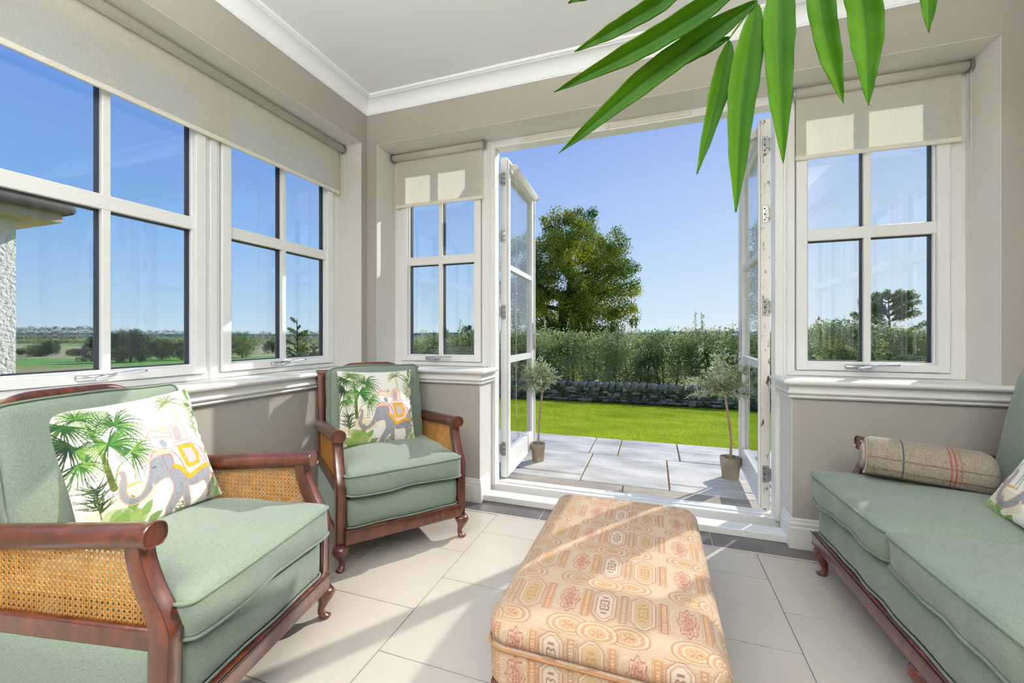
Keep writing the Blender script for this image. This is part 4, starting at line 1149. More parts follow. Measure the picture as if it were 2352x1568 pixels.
# ------------------------------------------------------------------ footstool with paisley tapestry
def paisley(nx=280, ny=180):
    base = lin((214, 188, 158)); a = np.empty((ny, nx, 3)); a[:] = base
    Y, X = np.mgrid[0:ny, 0:nx] + 0.5
    def per(cx, cy):
        dx = (X - cx + nx / 2) % nx - nx / 2; dy = (Y - cy + ny / 2) % ny - ny / 2; return dx, dy
    def put(m, c, al=1.0):
        nonlocal a
        m = np.clip(m, 0, 1)[..., None] * al; a = a * (1 - m) + lin(c) * m
    def ring(d, r, w): return np.clip(w / 2 - np.abs(d - r) + .5, 0, 1)
    # fine ground lines
    put((np.sin(X * .55) * np.sin(Y * .55 + np.sin(X * .1) * 2) > .72).astype(float), (196, 160, 126), .8)
    # lens shapes between the rows
    for cx, cy in ((nx * .08, ny * .02), (nx * .58, ny * .02), (nx * .33, ny * .98)):
        dx, dy = per(cx, cy); d = np.hypot(dx / 1.6, dy)
        put((d < 30).astype(float), (206, 176, 140)); 
        for r_, c in ((30, (158, 112, 88)), (26, (228, 208, 182)), (21, (190, 132, 96)), (16, (232, 212, 184)), (11, (196, 148, 80))): put(ring(d, r_, 2.2), c)
        th = np.arctan2(dy, dx); put(((d < 9) & (np.cos(th * 5) > .2)).astype(float), (170, 92, 72), .9); put(ring(d + 2 * np.cos(th * 14), 19, 2.0), (176, 104, 80), .8)
    def octd(dx, dy, hx, hy, cut): return np.maximum(np.maximum(np.abs(dx) - hx, np.abs(dy) - hy), (np.abs(dx) + np.abs(dy) - (hx + hy - cut)) * .75)
    for cx, fill, motif, edge in ((nx * .36, (226, 212, 192), (134, 84, 72), (156, 88, 72)), (nx * .69, (200, 170, 124), (178, 128, 72), (146, 108, 88))):
        dx, dy = per(cx, ny * .5)
        d = octd(dx, dy, 30, 58, 22)
        put((d < 0).astype(float), (210, 180, 152)); put(ring(d, -1, 2.6), edge); put(ring(d, -6, 1.8), (232, 216, 194)); put(ring(d, -9.5, 1.6), edge, .8); put(ring(d + 1.5 * np.sin((dx + dy) * .9), 4, 2.2), (176, 126, 100), .8)
        put((d < -13).astype(float), fill)
        r_ = np.hypot(dx / .75, dy / 1.25); th = np.arctan2(dy / 1.25, dx / .75)
        mot = ((r_ < 26 + 5 * np.cos(4 * th)) & (np.sin(r_ * .55 + 1.6 * np.cos(4 * th)) > .25) & (d < -15)).astype(float)
        put(mot, motif)
    dx, dy = per(nx * .05, ny * .5)       # red medallion
    r_ = np.hypot(dx / .62, dy / 1.25); th = np.arctan2(dy / 1.25, dx / .62); d = r_ - (36 + 4 * np.cos(8 * th))
    put((d < 0).astype(float), (204, 158, 130)); put(ring(d, -1, 3), (156, 70, 62)); put(ring(d, -7, 2), (230, 206, 180)); put(((d < -11) & (np.sin(r_ * .5 + 1.8 * np.cos(5 * th)) > .1)).astype(float), (164, 84, 68))
    for sg in (-1, 1): put(ring(np.hypot((dx - sg * 25) / .5, dy / 1.3), 30, 2), (232, 216, 194), .9)
    for cx, c in ((nx * .20, (204, 140, 82)), (nx * .525, (176, 136, 100)), (nx * .86, (196, 134, 88))):   # upright striped bars
        dx, dy = per(cx, ny * .5); d = np.maximum(np.abs(dx) - 8, np.abs(dy) - 50)
        put((d < 0).astype(float), c); put(ring(d, 0, 1.6), (150, 100, 74)); put(((d < -3) & (np.sin(dy * .8) > .2) & (np.abs(dx) < 4)).astype(float), (236, 216, 184), .8)
        put(((np.abs(np.abs(dx) - 12) < 1) & (np.abs(dy) < 52) & (np.sin(dy * 1.2) > -.4)).astype(float), (150, 104, 84), .8)
    a = (a * .76 + lin((208, 176, 146)) * .24) * .70
    return a * (0.92 + 0.14 * rng.random((ny, nx, 1)))
PA = paisley()
def footstool():
    root = empty('footstool', (-0.1175, 1.37, 0), 0, 'long paisley upholstered footstool in the middle of the floor', 'footstool')
    W, D = 0.545, 0.865
    def cover(name, z0, h, r, crown, n_x, n_y, n_z, seed, side):
        hx, hy, hz = W / 2, D / 2, h / 2
        V = []; Fc = []; idx = {}; UV = []
        P = []
        def face(ax, sg, na, nb_):
            A, B = [(1, 2), (0, 2), (0, 1)][ax]; base = len(P)
            la = np.linspace(-1, 1, na); lb = np.linspace(-1, 1, nb_)
            hh = (hx, hy, hz)
            for b in lb:
                for a_ in la:
                    p = [0, 0, 0]; p[ax] = sg; p[A] = a_; p[B] = b; q = [p[i] * hh[i] for i in range(3)]
                    P.append(q)
                    if ax == 2: UV.append((q[0], q[1]))
                    elif ax == 0: UV.append((q[1] * 1.0 + .07, q[2] - hz - .02))
                    else: UV.append((q[0] + .11, q[2] - hz - .075))
            for j in range(nb_ - 1):
                for i in range(na - 1):
                    q = (base + j * na + i, base + j * na + i + 1, base + (j + 1) * na + i + 1, base + (j + 1) * na + i)
                    Fc.append(q if ((sg > 0) ^ (ax == 1)) else q[::-1])
        face(2, 1, n_x, n_y); face(0, 1, n_y, n_z); face(0, -1, n_y, n_z); face(1, 1, n_x, n_z); face(1, -1, n_x, n_z); 
        P_ = np.array(P); 
        inner = np.clip(P_, [-(hx - r[0]), -(hy - r[0]), -(hz - r[1])], [hx - r[0], hy - r[0], hz - r[1]])
        dv = (P_ - inner) / np.array([r[0], r[0], r[1]]); ln = np.linalg.norm(dv, axis=1); m = np.max(np.abs(dv), axis=1); ln[ln < 1e-9] = 1
        q = inner + dv / ln[:, None] * np.minimum(1, m)[:, None] * np.array([r[0], r[0], r[1]])
        x = q[:, 0] / hx; y = q[:, 1] / hy; zz = q[:, 2] / hz
        up = np.clip(zz, 0, 1)
        q[:, 2] += crown * (1 - np.abs(x) ** 2.4) * (1 - np.abs(y) ** 4) * up
        q[:, 0] += np.sign(x) * side * (1 - zz ** 2) * np.abs(x) ** 6
        q[:, 2] += wob(q, .0016, 16, seed) * up
        q[:, 2] += hz + z0
        if h < .1:   # keep the lower edge open but straight
            pass
        uv = np.array(UV); ix = (((uv[:, 0] + .10) / .28) % 1 * PA.shape[1]).astype(int) % PA.shape[1]; iy = (((uv[:, 1] + .045) / .18) % 1 * PA.shape[0]).astype(int) % PA.shape[0]
        o_ = mesh_obj(name, q, Fc, OTTO, root); set_col(o_, PA[iy, ix]); return o_
    cover('padded_top', .228, .085, (.05, .040), .012, 300, 440, 30, 3, .004)
    cover('upholstered_side', .145, .098, (.05, .010), 0, 200, 300, 50, 4, .002)
    mb = MB(); lp = []
    for p in rrect(W + .006, D + .006, .05, 6): lp.append(p)
    pts = []
    for i in range(len(lp)):
        a, b = np.array(lp[i]), np.array(lp[(i + 1) % len(lp)]); L = np.linalg.norm(b - a); k = max(1, int(L / .03))
        for j in range(k): pts.append((*(a + (b - a) * j / k), .240))
    mb.tube(pts, .0034, 8, closed=True); mb.obj('piping', pbr('tan_piping', L4(140, 100, 66), L4(160, 118, 80), rough=.9, scale=80), root, smooth=True)
    b = MB(); b.box(-W / 2 + .01, W / 2 - .01, -D / 2 + .01, D / 2 - .01, .135, .150); b.obj('base_board', WOOD, root)
    for sx in (-1, 1):
        for sy in (-1, 1):
            prof = [(.148, .030, 0), (.120, .032, .006), (.09, .024, .006), (.06, .016, .002), (.03, .013, 0), (.015, .017, .004), (.004, .021, .006), (0, .017, .006)]
            cx, cy = sx * (W / 2 - .05), sy * (D / 2 - .05)
            V, Fc = loft([[(cx + sx * off + r_ * math.cos(t), cy + sy * off + r_ * math.sin(t), z) for t in np.linspace(0, 6.2832, 15)[:-1]] for z, r_, off in prof])
            mesh_obj('leg', V, Fc, WOOD, root)
footstool()

# ------------------------------------------------------------------ palm whose frond hangs into view
def cam_pt(px, py, t):
    """a point t metres in front of the camera stand, read off a sight line, used only to lay out the palm"""
    S, Cc = math.sin(YAW), math.cos(YAW); r = (px - 1176) / F_PX; z = -(py - 768) / F_PX
    return np.array(((r * Cc - S) * t, (r * S + Cc) * t, 1 + z * t))
def build_palm():
    root = empty('potted_palm', (0.52, -0.22, 0), 0, 'arching palm whose long green frond hangs from the top of the picture', 'palm')
    org = np.array((0.52, -0.22, 0.0))
    V, Fc = lathe([(.001, 0), (.11, 0), (.15, .26), (.16, .27), (.16, .30), (.145, .30), (.14, .25), (.001, .25)], 28)
    mesh_obj('pot', V, Fc, POT, root)
    top = np.array((0.50, -0.18, 1.30)) - org
    mb = MB(); mb.tube(spline([(0, 0, .25), (.01, 0, .6), (-.01, .02, 1.0), tuple(top)], 6), [.035] * 7 + [.03] * 6 + [.024] * 6, 12)
    mb.obj('trunk', BARK, root, smooth=True)
    # rachis of the visible frond
    rp = spline([top + org, (0.50, 0.10, 1.72), (0.36, 0.36, 1.80), cam_pt(1850, -190, .56), cam_pt(1742, -10, .60), cam_pt(1670, 95, .64)], 8)
    mb = MB(); mb.tube([tuple(np.array(p) - org) for p in rp], list(np.linspace(.006, .0014, len(rp))), 8)
    fr = mb.obj('frond_stem', pbr('palm_stem', L4(96, 132, 44), L4(124, 150, 60), rough=.5), root, smooth=True)
    def leaflet(b, m, e, w, fold=.25, seed=0, col=((14, 58, 1), (64, 104, 2))):
        P = spline([b, m, e], 22); n = len(P); K = 13; V = []; C = []
        r = np.random.default_rng(seed)
        view = -(np.array(m) - np.array((0, 0, 1.0))); view /= np.linalg.norm(view)
        for i, p in enumerate(P):
            t = i / (n - 1); tan = np.array(P[min(n - 1, i + 1)]) - np.array(P[max(0, i - 1)]); tan /= np.linalg.norm(tan)
            sd = np.cross(tan, view); sd /= np.linalg.norm(sd); nr = np.cross(sd, tan)
            ww = w * (min(1, t / .28) ** .6) * (1 - max(0, (t - .42) / .58) ** 1.7) + .0006
            ww *= 1 + .04 * math.sin(t * 17 + seed) + .02 * math.sin(t * 41 + seed * 2)
            for k in range(K):
                s = (k / (K - 1)) * 2 - 1
                q = np.array(p) + sd * s * ww / 2 + nr * (abs(s) * ww * fold + math.sin(t * 30 + seed + s * 2) * .0008 * abs(s))
                V.append(q - org)
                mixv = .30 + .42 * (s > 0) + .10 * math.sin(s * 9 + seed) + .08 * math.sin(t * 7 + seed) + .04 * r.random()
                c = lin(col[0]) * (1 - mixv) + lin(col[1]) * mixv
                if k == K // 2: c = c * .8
                C.append(c)
        Fc = [(i * K + k, i * K + k + 1, (i + 1) * K + k + 1, (i + 1) * K + k) for i in range(n - 1) for k in range(K - 1)]
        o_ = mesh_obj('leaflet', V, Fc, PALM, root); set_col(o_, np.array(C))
        so = o_.modifiers.new('thickness', 'SOLIDIFY'); so.thickness = .0007
    dpt = .60
    LL = [((1420, -60, .52), (1370, -24, .51), (1306, 6, .50), 24, 1),
          ((1600, -45, .55), (1450, 45, .54), (1320, 119, .52), 36, 2),
          ((1720, -45, .57), (1500, 92, .56), (1272, 212, .54), 47, 3),
          ((1740, 2, .60), (1505, 165, .585), (1283, 352, .565), 52, 4),
          ((1676, 86, .63), (1560, 140, .60), (1440, 228, .585), 26, 5),
          ((1676, 92, .63), (1648, 225, .625), (1601, 399, .60), 38, 6),
          ((1738, 5, .60), (1704, 230, .595), (1690, 487, .575), 56, 7),
          ((1790, -90, .575), (1790, 130, .57), (1799, 374, .56), 56, 8),
          ((1868, -120, .55), (1898, 80, .55), (1937, 237, .545), 46, 9),
          ((1965, -130, .53), (1990, 60, .53), (1995, 242, .525), 60, 10),
          ((2120, -190, .48), (2134, -60, .485), (2133, 74, .485), 42, 11)]
    for b, m, e, w, sd in LL:
        leaflet(cam_pt(*b), cam_pt(*m), cam_pt(*e), w * m[2] / F_PX * 1.06, seed=sd)
    # the frond's other leaflets and two more fronds, above and behind the frame
    for i in range(8, 30, 3):
        p = np.array(rp[i])
        for sg in (-1, 1):
            if i > 22: continue
            a = rnd.uniform(-.2, .2); d = np.array((sg * .30 + a, .1 + a, .10))
            leaflet(p, p + d * .6, p + d * 1.0 + np.array((0, 0, -.04)), .032, seed=i)
build_palm()

# ------------------------------------------------------------------ outside: ground
def gz(x, y):
    """height of the ground"""
    z = -0.045
    if y > 4.2: z -= min(1.0, (y - 4.2) / 5.4) * 0.525
    if y > 9.6: z -= (1 - math.exp(-(y - 9.6) / 25)) * 2.6
    if x < -3.0:
        k = min(1.0, (-x - 3.0) / 22.0); k = k * k * (3 - 2 * k); z = z * (1 - k) + (-3.3) * k
    d = math.hypot(x, y)
    if d > 60: z -= min(4.0, (d - 60) * 0.011)
    if x > 9: z -= min(1.5, (x - 9) * .03)
    return z
def ground():
    rr = list(np.geomspace(2.2, 4200, 90)); na = 150; V = []; Fc = []; M_ = []
    for r_ in rr:
        for k in range(na):
            a = 2 * math.pi * k / na; x, y = r_ * math.sin(a), r_ * math.cos(a); V.append((x, y, gz(x, y) - (0.12 if r_ < 5 else 0)))
    S, Cc = math.sin(YAW), math.cos(YAW)
    for i in range(len(rr) - 1):
        for k in range(na):
            Fc.append((i * na + k, (i + 1) * na + k, (i + 1) * na + (k + 1) % na, i * na + (k + 1) % na))
            x = (V[i * na + k][0] + V[(i + 1) * na + (k + 1) % na][0]) / 2; y = (V[i * na + k][1] + V[(i + 1) * na + (k + 1) % na][1]) / 2
            f_ = -S * x + Cc * y
            if -3.5 < x < 9 and -3 < y < 10: m = 0
            elif f_ < 58 : m = 1
            elif f_ < 92: m = 2
            elif f_ < 300: m = 3
            else: m = 3 if (k // 7 + i // 2) % 2 else 2
            M_.append(m)
    o_ = mesh_obj('ground', V, Fc, [LAWN, DRYG, GREENF, OLIVEF], fmat=M_); tag(o_, 'fields falling away beyond the garden', kind='structure')
ground()
# lawn surface
nx, ny = 80, 50; V = []; Fc = []
for j in range(ny):
    for i in range(nx):
        x = -9 + 18 * i / (nx - 1); y = 4.2 + 6.2 * j / (ny - 1); V.append((x, y, gz(x, y) + 0.004))
for j in range(ny - 1):
    for i in range(nx - 1): Fc.append((j * nx + i, j * nx + i + 1, (j + 1) * nx + i + 1, (j + 1) * nx + i))
o = mesh_obj('lawn', V, Fc, LAWN); tag(o, 'mown bright green lawn', kind='structure')
def blades(name, n, xr, yr, h, mat, wd, label):
    x = rng.uniform(*xr, n); y = yr[0] + (yr[1] - yr[0]) * rng.random(n) ** 1.5
    z = np.array([gz(a, b) for a, b in zip(x, y)]); a = rng.uniform(0, 6.28, n); hh = h * rng.uniform(.5, 1.2, n); w_ = wd * (0.6 + (y - yr[0]) * .25)
    lean = rng.normal(0, .35, (n, 2)) * hh[:, None]
    V = np.empty((n, 3, 3)); dx = np.cos(a) * w_; dy = np.sin(a) * w_
    V[:, 0] = np.stack([x - dx, y - dy, z], 1); V[:, 1] = np.stack([x + dx, y + dy, z], 1); V[:, 2] = np.stack([x + lean[:, 0], y + lean[:, 1], z + hh], 1)
    o_ = mesh_obj(name, V.reshape(-1, 3), np.arange(n * 3).reshape(-1, 3), mat, smooth=False); tag(o_, label, 'grass', kind='stuff')
blades('grass', 90000, (-4.2, 3.4), (4.2, 9.7), .020, GRASS, .0035, 'short bright green grass of the lawn')

# patio
pz = -0.03
pt = MB()
pt.box(-3.4, 3.0, 2.60, 4.20, pz - .10, pz - .012, 2)
def slab(x0, x1, y0, y1, m=0, g=.006): pt.box(x0 + g, x1 - g, y0 + g, y1 - g, pz - .03, pz + rnd.uniform(-.002, .002), m)
xs = [-3.4, -2.4, -1.4, -0.2, 0.62, 1.5, 3.0]
for a, b in zip(xs[:-1], xs[1:]): slab(a, b, 2.60, 2.92, 1)
for a, b in ((-3.4, -2.2), (-2.2, -1.3), (-1.3, -.50)): slab(a, b, 3.05, 3.62); slab(a, b, 2.92, 3.05, 0)
slab(-.50, .097, 2.92, 3.62)
for a, b in ((.097, .75), (.75, 1.7), (1.7, 3.0)): slab(a, b, 3.05, 3.62); slab(a, b, 2.92, 3.05, 0)
for a, b, c, d in ((-3.4, -2.5, 3.62, 4.20), (-2.5, -1.22, 3.62, 4.20), (-1.22, -.543, 3.90, 4.20), (-1.22, -.543, 3.62, 3.90), (-.543, -.297, 3.62, 4.20), (-.297, .2, 3.62, 4.20), (.2, .74, 3.90, 4.20), (.2, .74, 3.62, 3.90), (.74, 1.6, 3.62, 4.20), (1.6, 3.0, 3.62, 4.20)): slab(a, b, c, d)
o = pt.obj('patio', [PATIO, PATIOB, SAND], bevel=.004); tag(o, 'pale flagstone patio', kind='structure')

# ------------------------------------------------------------------ leaf clouds
def leaf_cloud(centres, radii, per, size, squash=1.0, rs=None):
    """numpy leaf quads spread over the shells of many small clumps"""
    C = np.repeat(np.array(centres), per, 0); R = np.repeat(np.array(radii), per)
    n = len(C); d = rng.normal(size=(n, 3)); d /= np.linalg.norm(d, axis=1)[:, None]
    P = C + d * (R * rng.uniform(.35, 1.05, n))[:, None] * np.array([1, 1, squash])
    nrm = d + rng.normal(0, .8, (n, 3)); nrm /= np.linalg.norm(nrm, axis=1)[:, None]
    t = np.cross(nrm, rng.normal(size=(n, 3))); t /= np.linalg.norm(t, axis=1)[:, None]; b = np.cross(nrm, t)
    s = size * rng.uniform(.6, 1.3, n)[:, None]
    V = np.empty((n, 4, 3)); V[:, 0] = P - t * s; V[:, 1] = P + b * s * .55 + nrm * s * .15; V[:, 2] = P + t * s; V[:, 3] = P - b * s * .55 + nrm * s * .15
    return V.reshape(-1, 3), np.arange(n * 4).reshape(-1, 4)

def oak():
    base = np.array((-0.4, 0, 0)); X0, Y0 = -4.25, 20.6; z0 = gz(X0, Y0)
    root = empty('oak_tree', (X0, Y0, z0), 0, 'large spreading oak tree behind the hedge', 'tree')
    r = np.random.default_rng(5)
    mb = MB(); H = 9.6
    mb.tube(spline([(0, 0, 0), (.1, 0, 1.8), (-.1, .1, 3.4), (.3, 0, 5.2), (.1, 0, 7.6)], 5), list(np.linspace(.42, .08, 21)), 10)
    tips = []
    for k in range(26):
        a = r.uniform(0, 6.28); zb = r.uniform(2.0, 6.6); L = r.uniform(1.6, 3.3) * (1 - abs(zb - 4) / 9); e = np.array((math.cos(a) * L, math.sin(a) * L, zb + r.uniform(.3, 2.0)))
        m = np.array((e[0] * .5, e[1] * .5, zb + r.uniform(-.1, .7))); mb.tube(spline([(0.05, 0, zb), m, e], 4), list(np.linspace(.13, .03, 9)), 6); tips.append(e); tips.append(m)
        for q in range(2):
            e2 = e + r.normal(0, .7, 3); mb.tube([m, e2], [.05, .015], 5); tips.append(e2)
    mb.obj('trunk', BARK, root, smooth=True)
    C = []; R = []
    # crown outline as in the picture: broad, with a ragged lobed edge
    while len(C) < 300:
        p = r.uniform(-1, 1, 3); q = np.linalg.norm(p)
        if q > 1 or q < .45: continue
        z = 4.9 + p[2] * 3.9; wd = 3.55 if p[2] < .2 else 3.35; x = p[0] * wd + (0.15 if p[2] > 0 else .2); C.append((x, p[1] * 3.0, z)); R.append(r.uniform(.30, .62) * (1.0 if q < .85 else .85))
    for t in tips: C.append(t); R.append(.5)
    V, Fc = leaf_cloud(C, R, 230, .052); mesh_obj('foliage', V, Fc, OAKL, root, smooth=False)
oak()

def hedge():
    C = []; R = []; r = np.random.default_rng(8)
    x = -9.0
    while x < 9.5:
        y = 11.2 + .12 * x * 0
        g = gz(x, 10.8)
        topz = .93 + .06 * math.sin(x * 1.3) + r.uniform(-.08, .10)
        if x > 3.2: topz = 1.12 + .1 * math.sin(x * 2)
        if x < -5.2: topz = .75
        for k in range(5):
            C.append((x + r.uniform(-.15, .15), y + r.uniform(-.45, .45), g + .55 + (topz - g - .65) * (k / 4))); R.append(r.uniform(.22, .36))
        x += .13
    V, Fc = leaf_cloud(C, R, 170, .034)
    # upright shoots on top
    P = []; sh = MB()
    for k in range(420):
        x = r.uniform(-7, 8); y = 11.2 + r.uniform(-.5, .3); h = r.uniform(.08, .26) if r.random() < .95 else r.uniform(.35, .75); b = .90
        sh.tube([(x, y, b), (x + r.normal(0, .03), y, b + h)], .004, 4); 
        for i in range(int(h / .022)):
            zz = b + i * .022; a = r.uniform(0, 6.28); P.append((x + .03 * math.cos(a), y + .03 * math.sin(a), zz))
    V2, F2 = leaf_cloud(P, [.02] * len(P), 2, .026)
    root = empty('hedge', (0, 11.2, gz(0, 11.2)), 0, 'tall leafy hedge behind the dry stone wall', 'hedge')
    off = np.array((0, 11.2, gz(0, 11.2)))
    mesh_obj('foliage', np.vstack([V, V2]) - off, np.vstack([Fc, F2 + len(V)]), HEDGEL, root, smooth=False)
    st = MB(); xx = -9.0
    while xx < 9.5:
        g = gz(xx, 11.2) - .1; st.tube([(xx, 11.2, g), (xx + r.normal(0, .05), 11.2, g + .6), (xx + r.normal(0, .12), 11.25, .6)], [.035, .03, .015], 5); xx += r.uniform(.15, .35)
    st.add(sh.v, sh.f)
    st.v = [tuple(np.array(p) - off) for p in st.v]
    st.obj('stems', BARK, root)
hedge()

def stone_wall():
    root = empty('dry_stone_wall', (-.5, 9.75, gz(-.5, 9.75)), 0, 'low mossy dry stone wall at the end of the lawn', 'stone wall')
    ox, oy, oz = -.5, 9.75, gz(-.5, 9.75); H = .36; r = np.random.default_rng(4)
    def stone(mb, cx, cy, cz, w, d, h, m):
        c = []
        bm = bmesh.new(); bmesh.ops.create_icosphere(bm, subdivisions=2, radius=1)
        ph = r.uniform(0, 6.28, 6); pts = []
        for v in bm.verts:
            p = np.array(v.co); e = 9.0; s = (np.abs(p) ** e).sum() ** (-1 / e); p = p * s
            p = p * (1 + .10 * np.sin(p[0] * 3 + ph[0]) + .07 * np.sin(p[1] * 3 + ph[1]) + .08 * np.sin(p[2] * 3 + ph[2] + p[0] * 2))
            pts.append((cx + p[0] * w / 2, cy + p[1] * d / 2, cz + p[2] * h / 2))
        mb.add(pts, [tuple(v.index for v in f.verts) for f in bm.faces], m); bm.free()
    body = MB(); body.box(-5.2, 5.2, .02, .20, -.1, H - .05, 2)
    z = .03
    while z < H - .06:
        h = r.uniform(.045, .085); x = -5.2
        while x < 5.2:
            w_ = r.uniform(.05, .22); stone(body, x + w_ / 2, .04 + r.uniform(-.025, .025), z + h / 2 + r.uniform(-.012, .012), w_ * 1.04, .14, h * r.uniform(.8, 1.35), 0 if r.random() < .45 else 1); x += w_
        z += h * .92
    body.obj('stonework', [STONE, STONE_B, SOIL], root, smooth=True)
    x = -5.0
    while x < 5.1:
        w_ = r.uniform(.12, .24); cp = MB(); stone(cp, 0, 0, 0, w_ * .98, .26, r.uniform(.13, .185), 0)
        c = cp.obj('cope_stone', [STONE if r.random() < .85 else STONE_B], root, smooth=True, loc=(x + w_ / 2, .10, H + .045)); c.rotation_euler = (0, r.normal(0, .06), 0); x += w_
stone_wall()

# ------------------------------------------------------------------ potted olive standards
def olive(x, y, pr, ph, stem, crown_z, cr, lean, label, seed):
    z = pz; root = empty('potted_olive_tree', (x, y, z), 0, label, 'potted tree', None)
    r = np.random.default_rng(seed)
    V, Fc = lathe([(.001, 0), (pr * .76, 0), (pr * .97, ph * .9), (pr, ph), (pr * .92, ph), (pr * .88, ph * .88), (.001, ph * .88)], 28); p_ = mesh_obj('pot', V, Fc, POT, root); p_.data.set_sharp_from_angle(angle=math.radians(60))
    V, Fc = leaf_cloud([(r.uniform(-.5, .5) * pr, r.uniform(-.5, .5) * pr, ph * .95) for _ in range(14)], [pr * .3] * 14, 8, .008, .25); mesh_obj('topping', V, Fc, MOSS, root, smooth=False)
    mb = MB(); top = np.array((lean[0], lean[1], stem))
    mb.tube(spline([(0, 0, ph * .8), (lean[0] * .1 + .006, 0, stem * .5), tuple(top)], 6), list(np.linspace(.0095, .0075, 13)), 8)
    C = []; LV = []; LF = []; tw = []
    for k in range(34):
        a = r.uniform(0, 6.28); el = r.uniform(-.15, 1.45); L = cr * r.uniform(.65, 1.15); d = np.array((math.cos(a) * math.cos(el), math.sin(a) * math.cos(el), math.sin(el) * 1.15))
        e = top + d * L; m = top + d * L * .45 + np.array((0, 0, .012)); tp = spline([top + (0, 0, r.uniform(-.01, .03)), m, e], 5)
        mb.tube(tp, list(np.linspace(.0042, .0012, len(tp))), 5)
        for i in range(2, len(tp)):
            for q in range(5):
                pp = np.array(tp[i]) + r.normal(0, .004, 3); ld = d * .6 + r.normal(0, .7, 3); ld /= np.linalg.norm(ld); ll = r.uniform(.030, .055); wv = np.cross(ld, r.normal(size=3)); wv /= np.linalg.norm(wv)
                b = len(LV); LV += [pp, pp + ld * ll * .5 + wv * .0062, pp + ld * ll, pp + ld * ll * .5 - wv * .0062]; LF.append((b, b + 1, b + 2, b + 3))
    mb.obj('stem', OLIVEBARK, root, smooth=True)
    mesh_obj('foliage', LV, LF, OLIVEL, root, smooth=False)
    for k in range(3):
        f = MB(); c = top + np.array((r.uniform(-.6, .6) * cr, -.3 * cr, r.uniform(-.02, .3) * cr)); V, Fc = lathe([(.0005, -.007), (.006, -.004), (.007, 0), (.006, .004), (.0005, .007)], 8); f.add([np.array(v) + c for v in V], Fc)
        f.obj('fruit', OLIVEFRUIT, root, smooth=True)
olive(-0.895, 3.265, .061, .145, .575, .7, .20, (.035, 0.0), 'slim potted olive tree beside the left door leaf', 3)
olive(0.520, 3.325, .071, .150, .60, .72, .25, (-.035, 0.0), 'potted olive tree beside the right door leaf', 9)

# ------------------------------------------------------------------ white roughcast wing of a house seen through the left windows
def wing():
    root = empty('neighbouring_house', (-7.0, 2.67, -1.2), 0, 'white roughcast house corner with slate eaves outside the left window', 'house')
    off = Vector((-7.0, 2.67, -1.2)); T = Matrix.Translation(-off)
    MB().box(-12.5, -7.0, -7.0, 2.67, -2.2, 2.46).xf(T).obj('wall', RENDER_W, root)
    MB().box(-12.8, -6.72, -7.2, 2.95, 2.34, 2.46).xf(T).obj('eaves', FASCIA, root)
    g = MB(); g.tube([(-6.66, -7.2, 2.50), (-6.66, 2.98, 2.50)], .065, 12); g.tube([(-6.66, 2.98, 2.50), (-12.8, 2.98, 2.50)], .065, 12)
    g.xf(T).obj('gutter', LEAD, root, smooth=True)
    V = [(-6.62, 3.03, 2.50), (-12.9, 3.03, 2.50), (-12.9, -7.2, 2.50), (-6.62, -7.2, 2.50), (-9.75, -.1, 4.1), (-9.75, -7.2, 4.1)]
    Fc = [(0, 1, 4), (1, 2, 5, 4), (3, 0, 4, 5), (2, 3, 5)]
    o_ = mesh_obj('roof', [tuple(Vector(v) - off) for v in V], Fc, ROOFS, root, smooth=False)
    so = o_.modifiers.new('thickness', 'SOLIDIFY'); so.thickness = .04
    b = MB(); b.box(-6.60, -6.56, 2.0, 2.3, 2.52, 2.56); b.xf(T).obj('ridge_clip', LEAD, root)
wing()

# ------------------------------------------------------------------ trees in the landscape
def crown_mesh(seed, n, per, size, sx, sz, shape='round'):
    r = np.random.default_rng(seed); C = []; R = []
    while len(C) < n:
        p = r.uniform(-1, 1, 3)
        if shape == 'cone':
            h = (p[2] + 1) / 2; 
            if math.hypot(p[0], p[1]) > (1.02 - h) ** .8: continue
        elif np.linalg.norm(p) > 1: continue
        C.append((p[0] * sx, p[1] * sx, sz * (1.08 + p[2]))); R.append(r.uniform(.18, .32) * sx)
    return leaf_cloud(C, R, per, size)
def far_tree(px, Y_d, ytop, wpx, label, mat, seed, shape='round', cat='tree', name='tree', n=70, per=150, lsz=None, group=None):
    """px, ytop, wpx: where the photo shows it; Y_d: distance"""
    S, Cc = math.sin(YAW), math.cos(YAW); r = (px - 1176) / F_PX
    x, y = (r * Cc - S) * Y_d, (r * S + Cc) * Y_d; z0 = gz(x, y); zt = 1 - (ytop - 768) / F_PX * Y_d; h = zt - z0; w = wpx / F_PX * Y_d / 2
    root = empty(name, (x, y, z0), 0, label, cat, group)
    V, Fc = crown_mesh(seed, n, per, lsz or w * .030, w * .88, h / 2.2, shape)
    mesh_obj('foliage', V, Fc, mat, root, smooth=False)
    mb = MB(); mb.tube([(0, 0, -.1), (0.02 * h, 0, h * .35), (0, 0, h * .7)], [h * .03, h * .022, h * .008], 6); mb.obj('trunk', BARK, root, smooth=True)
    return root
far_tree(212, 74, 755, 62, 'dark layered conifer behind the left window bar', CONIF, 1, 'cone')
far_tree(300, 70, 758, 108, 'broad grey green conifer in the left wall window', CONIF, 2, 'round', n=110, per=170)
far_tree(372, 78, 775, 70, 'dark bushy tree right of the broad conifer', FART, 3)
far_tree(425, 76, 782, 66, 'low bushy tree next to the window mullion', TREEL, 4)
far_tree(556, 85, 762, 66, 'pale green tree in the third left window pane', PALEL, 5, n=90)
far_tree(625, 110, 782, 44, 'dark round bush beyond the green field, by the window bar', FART, 6, cat='bush', name='bush')
far_tree(118, 120, 778, 36, 'small round bush standing in the pale field at the left', FART, 7, cat='bush', name='bush')
far_tree(88, 100, 792, 70, 'low scrubby bush at the edge of the green strip', FART, 8, cat='bush', name='bush')
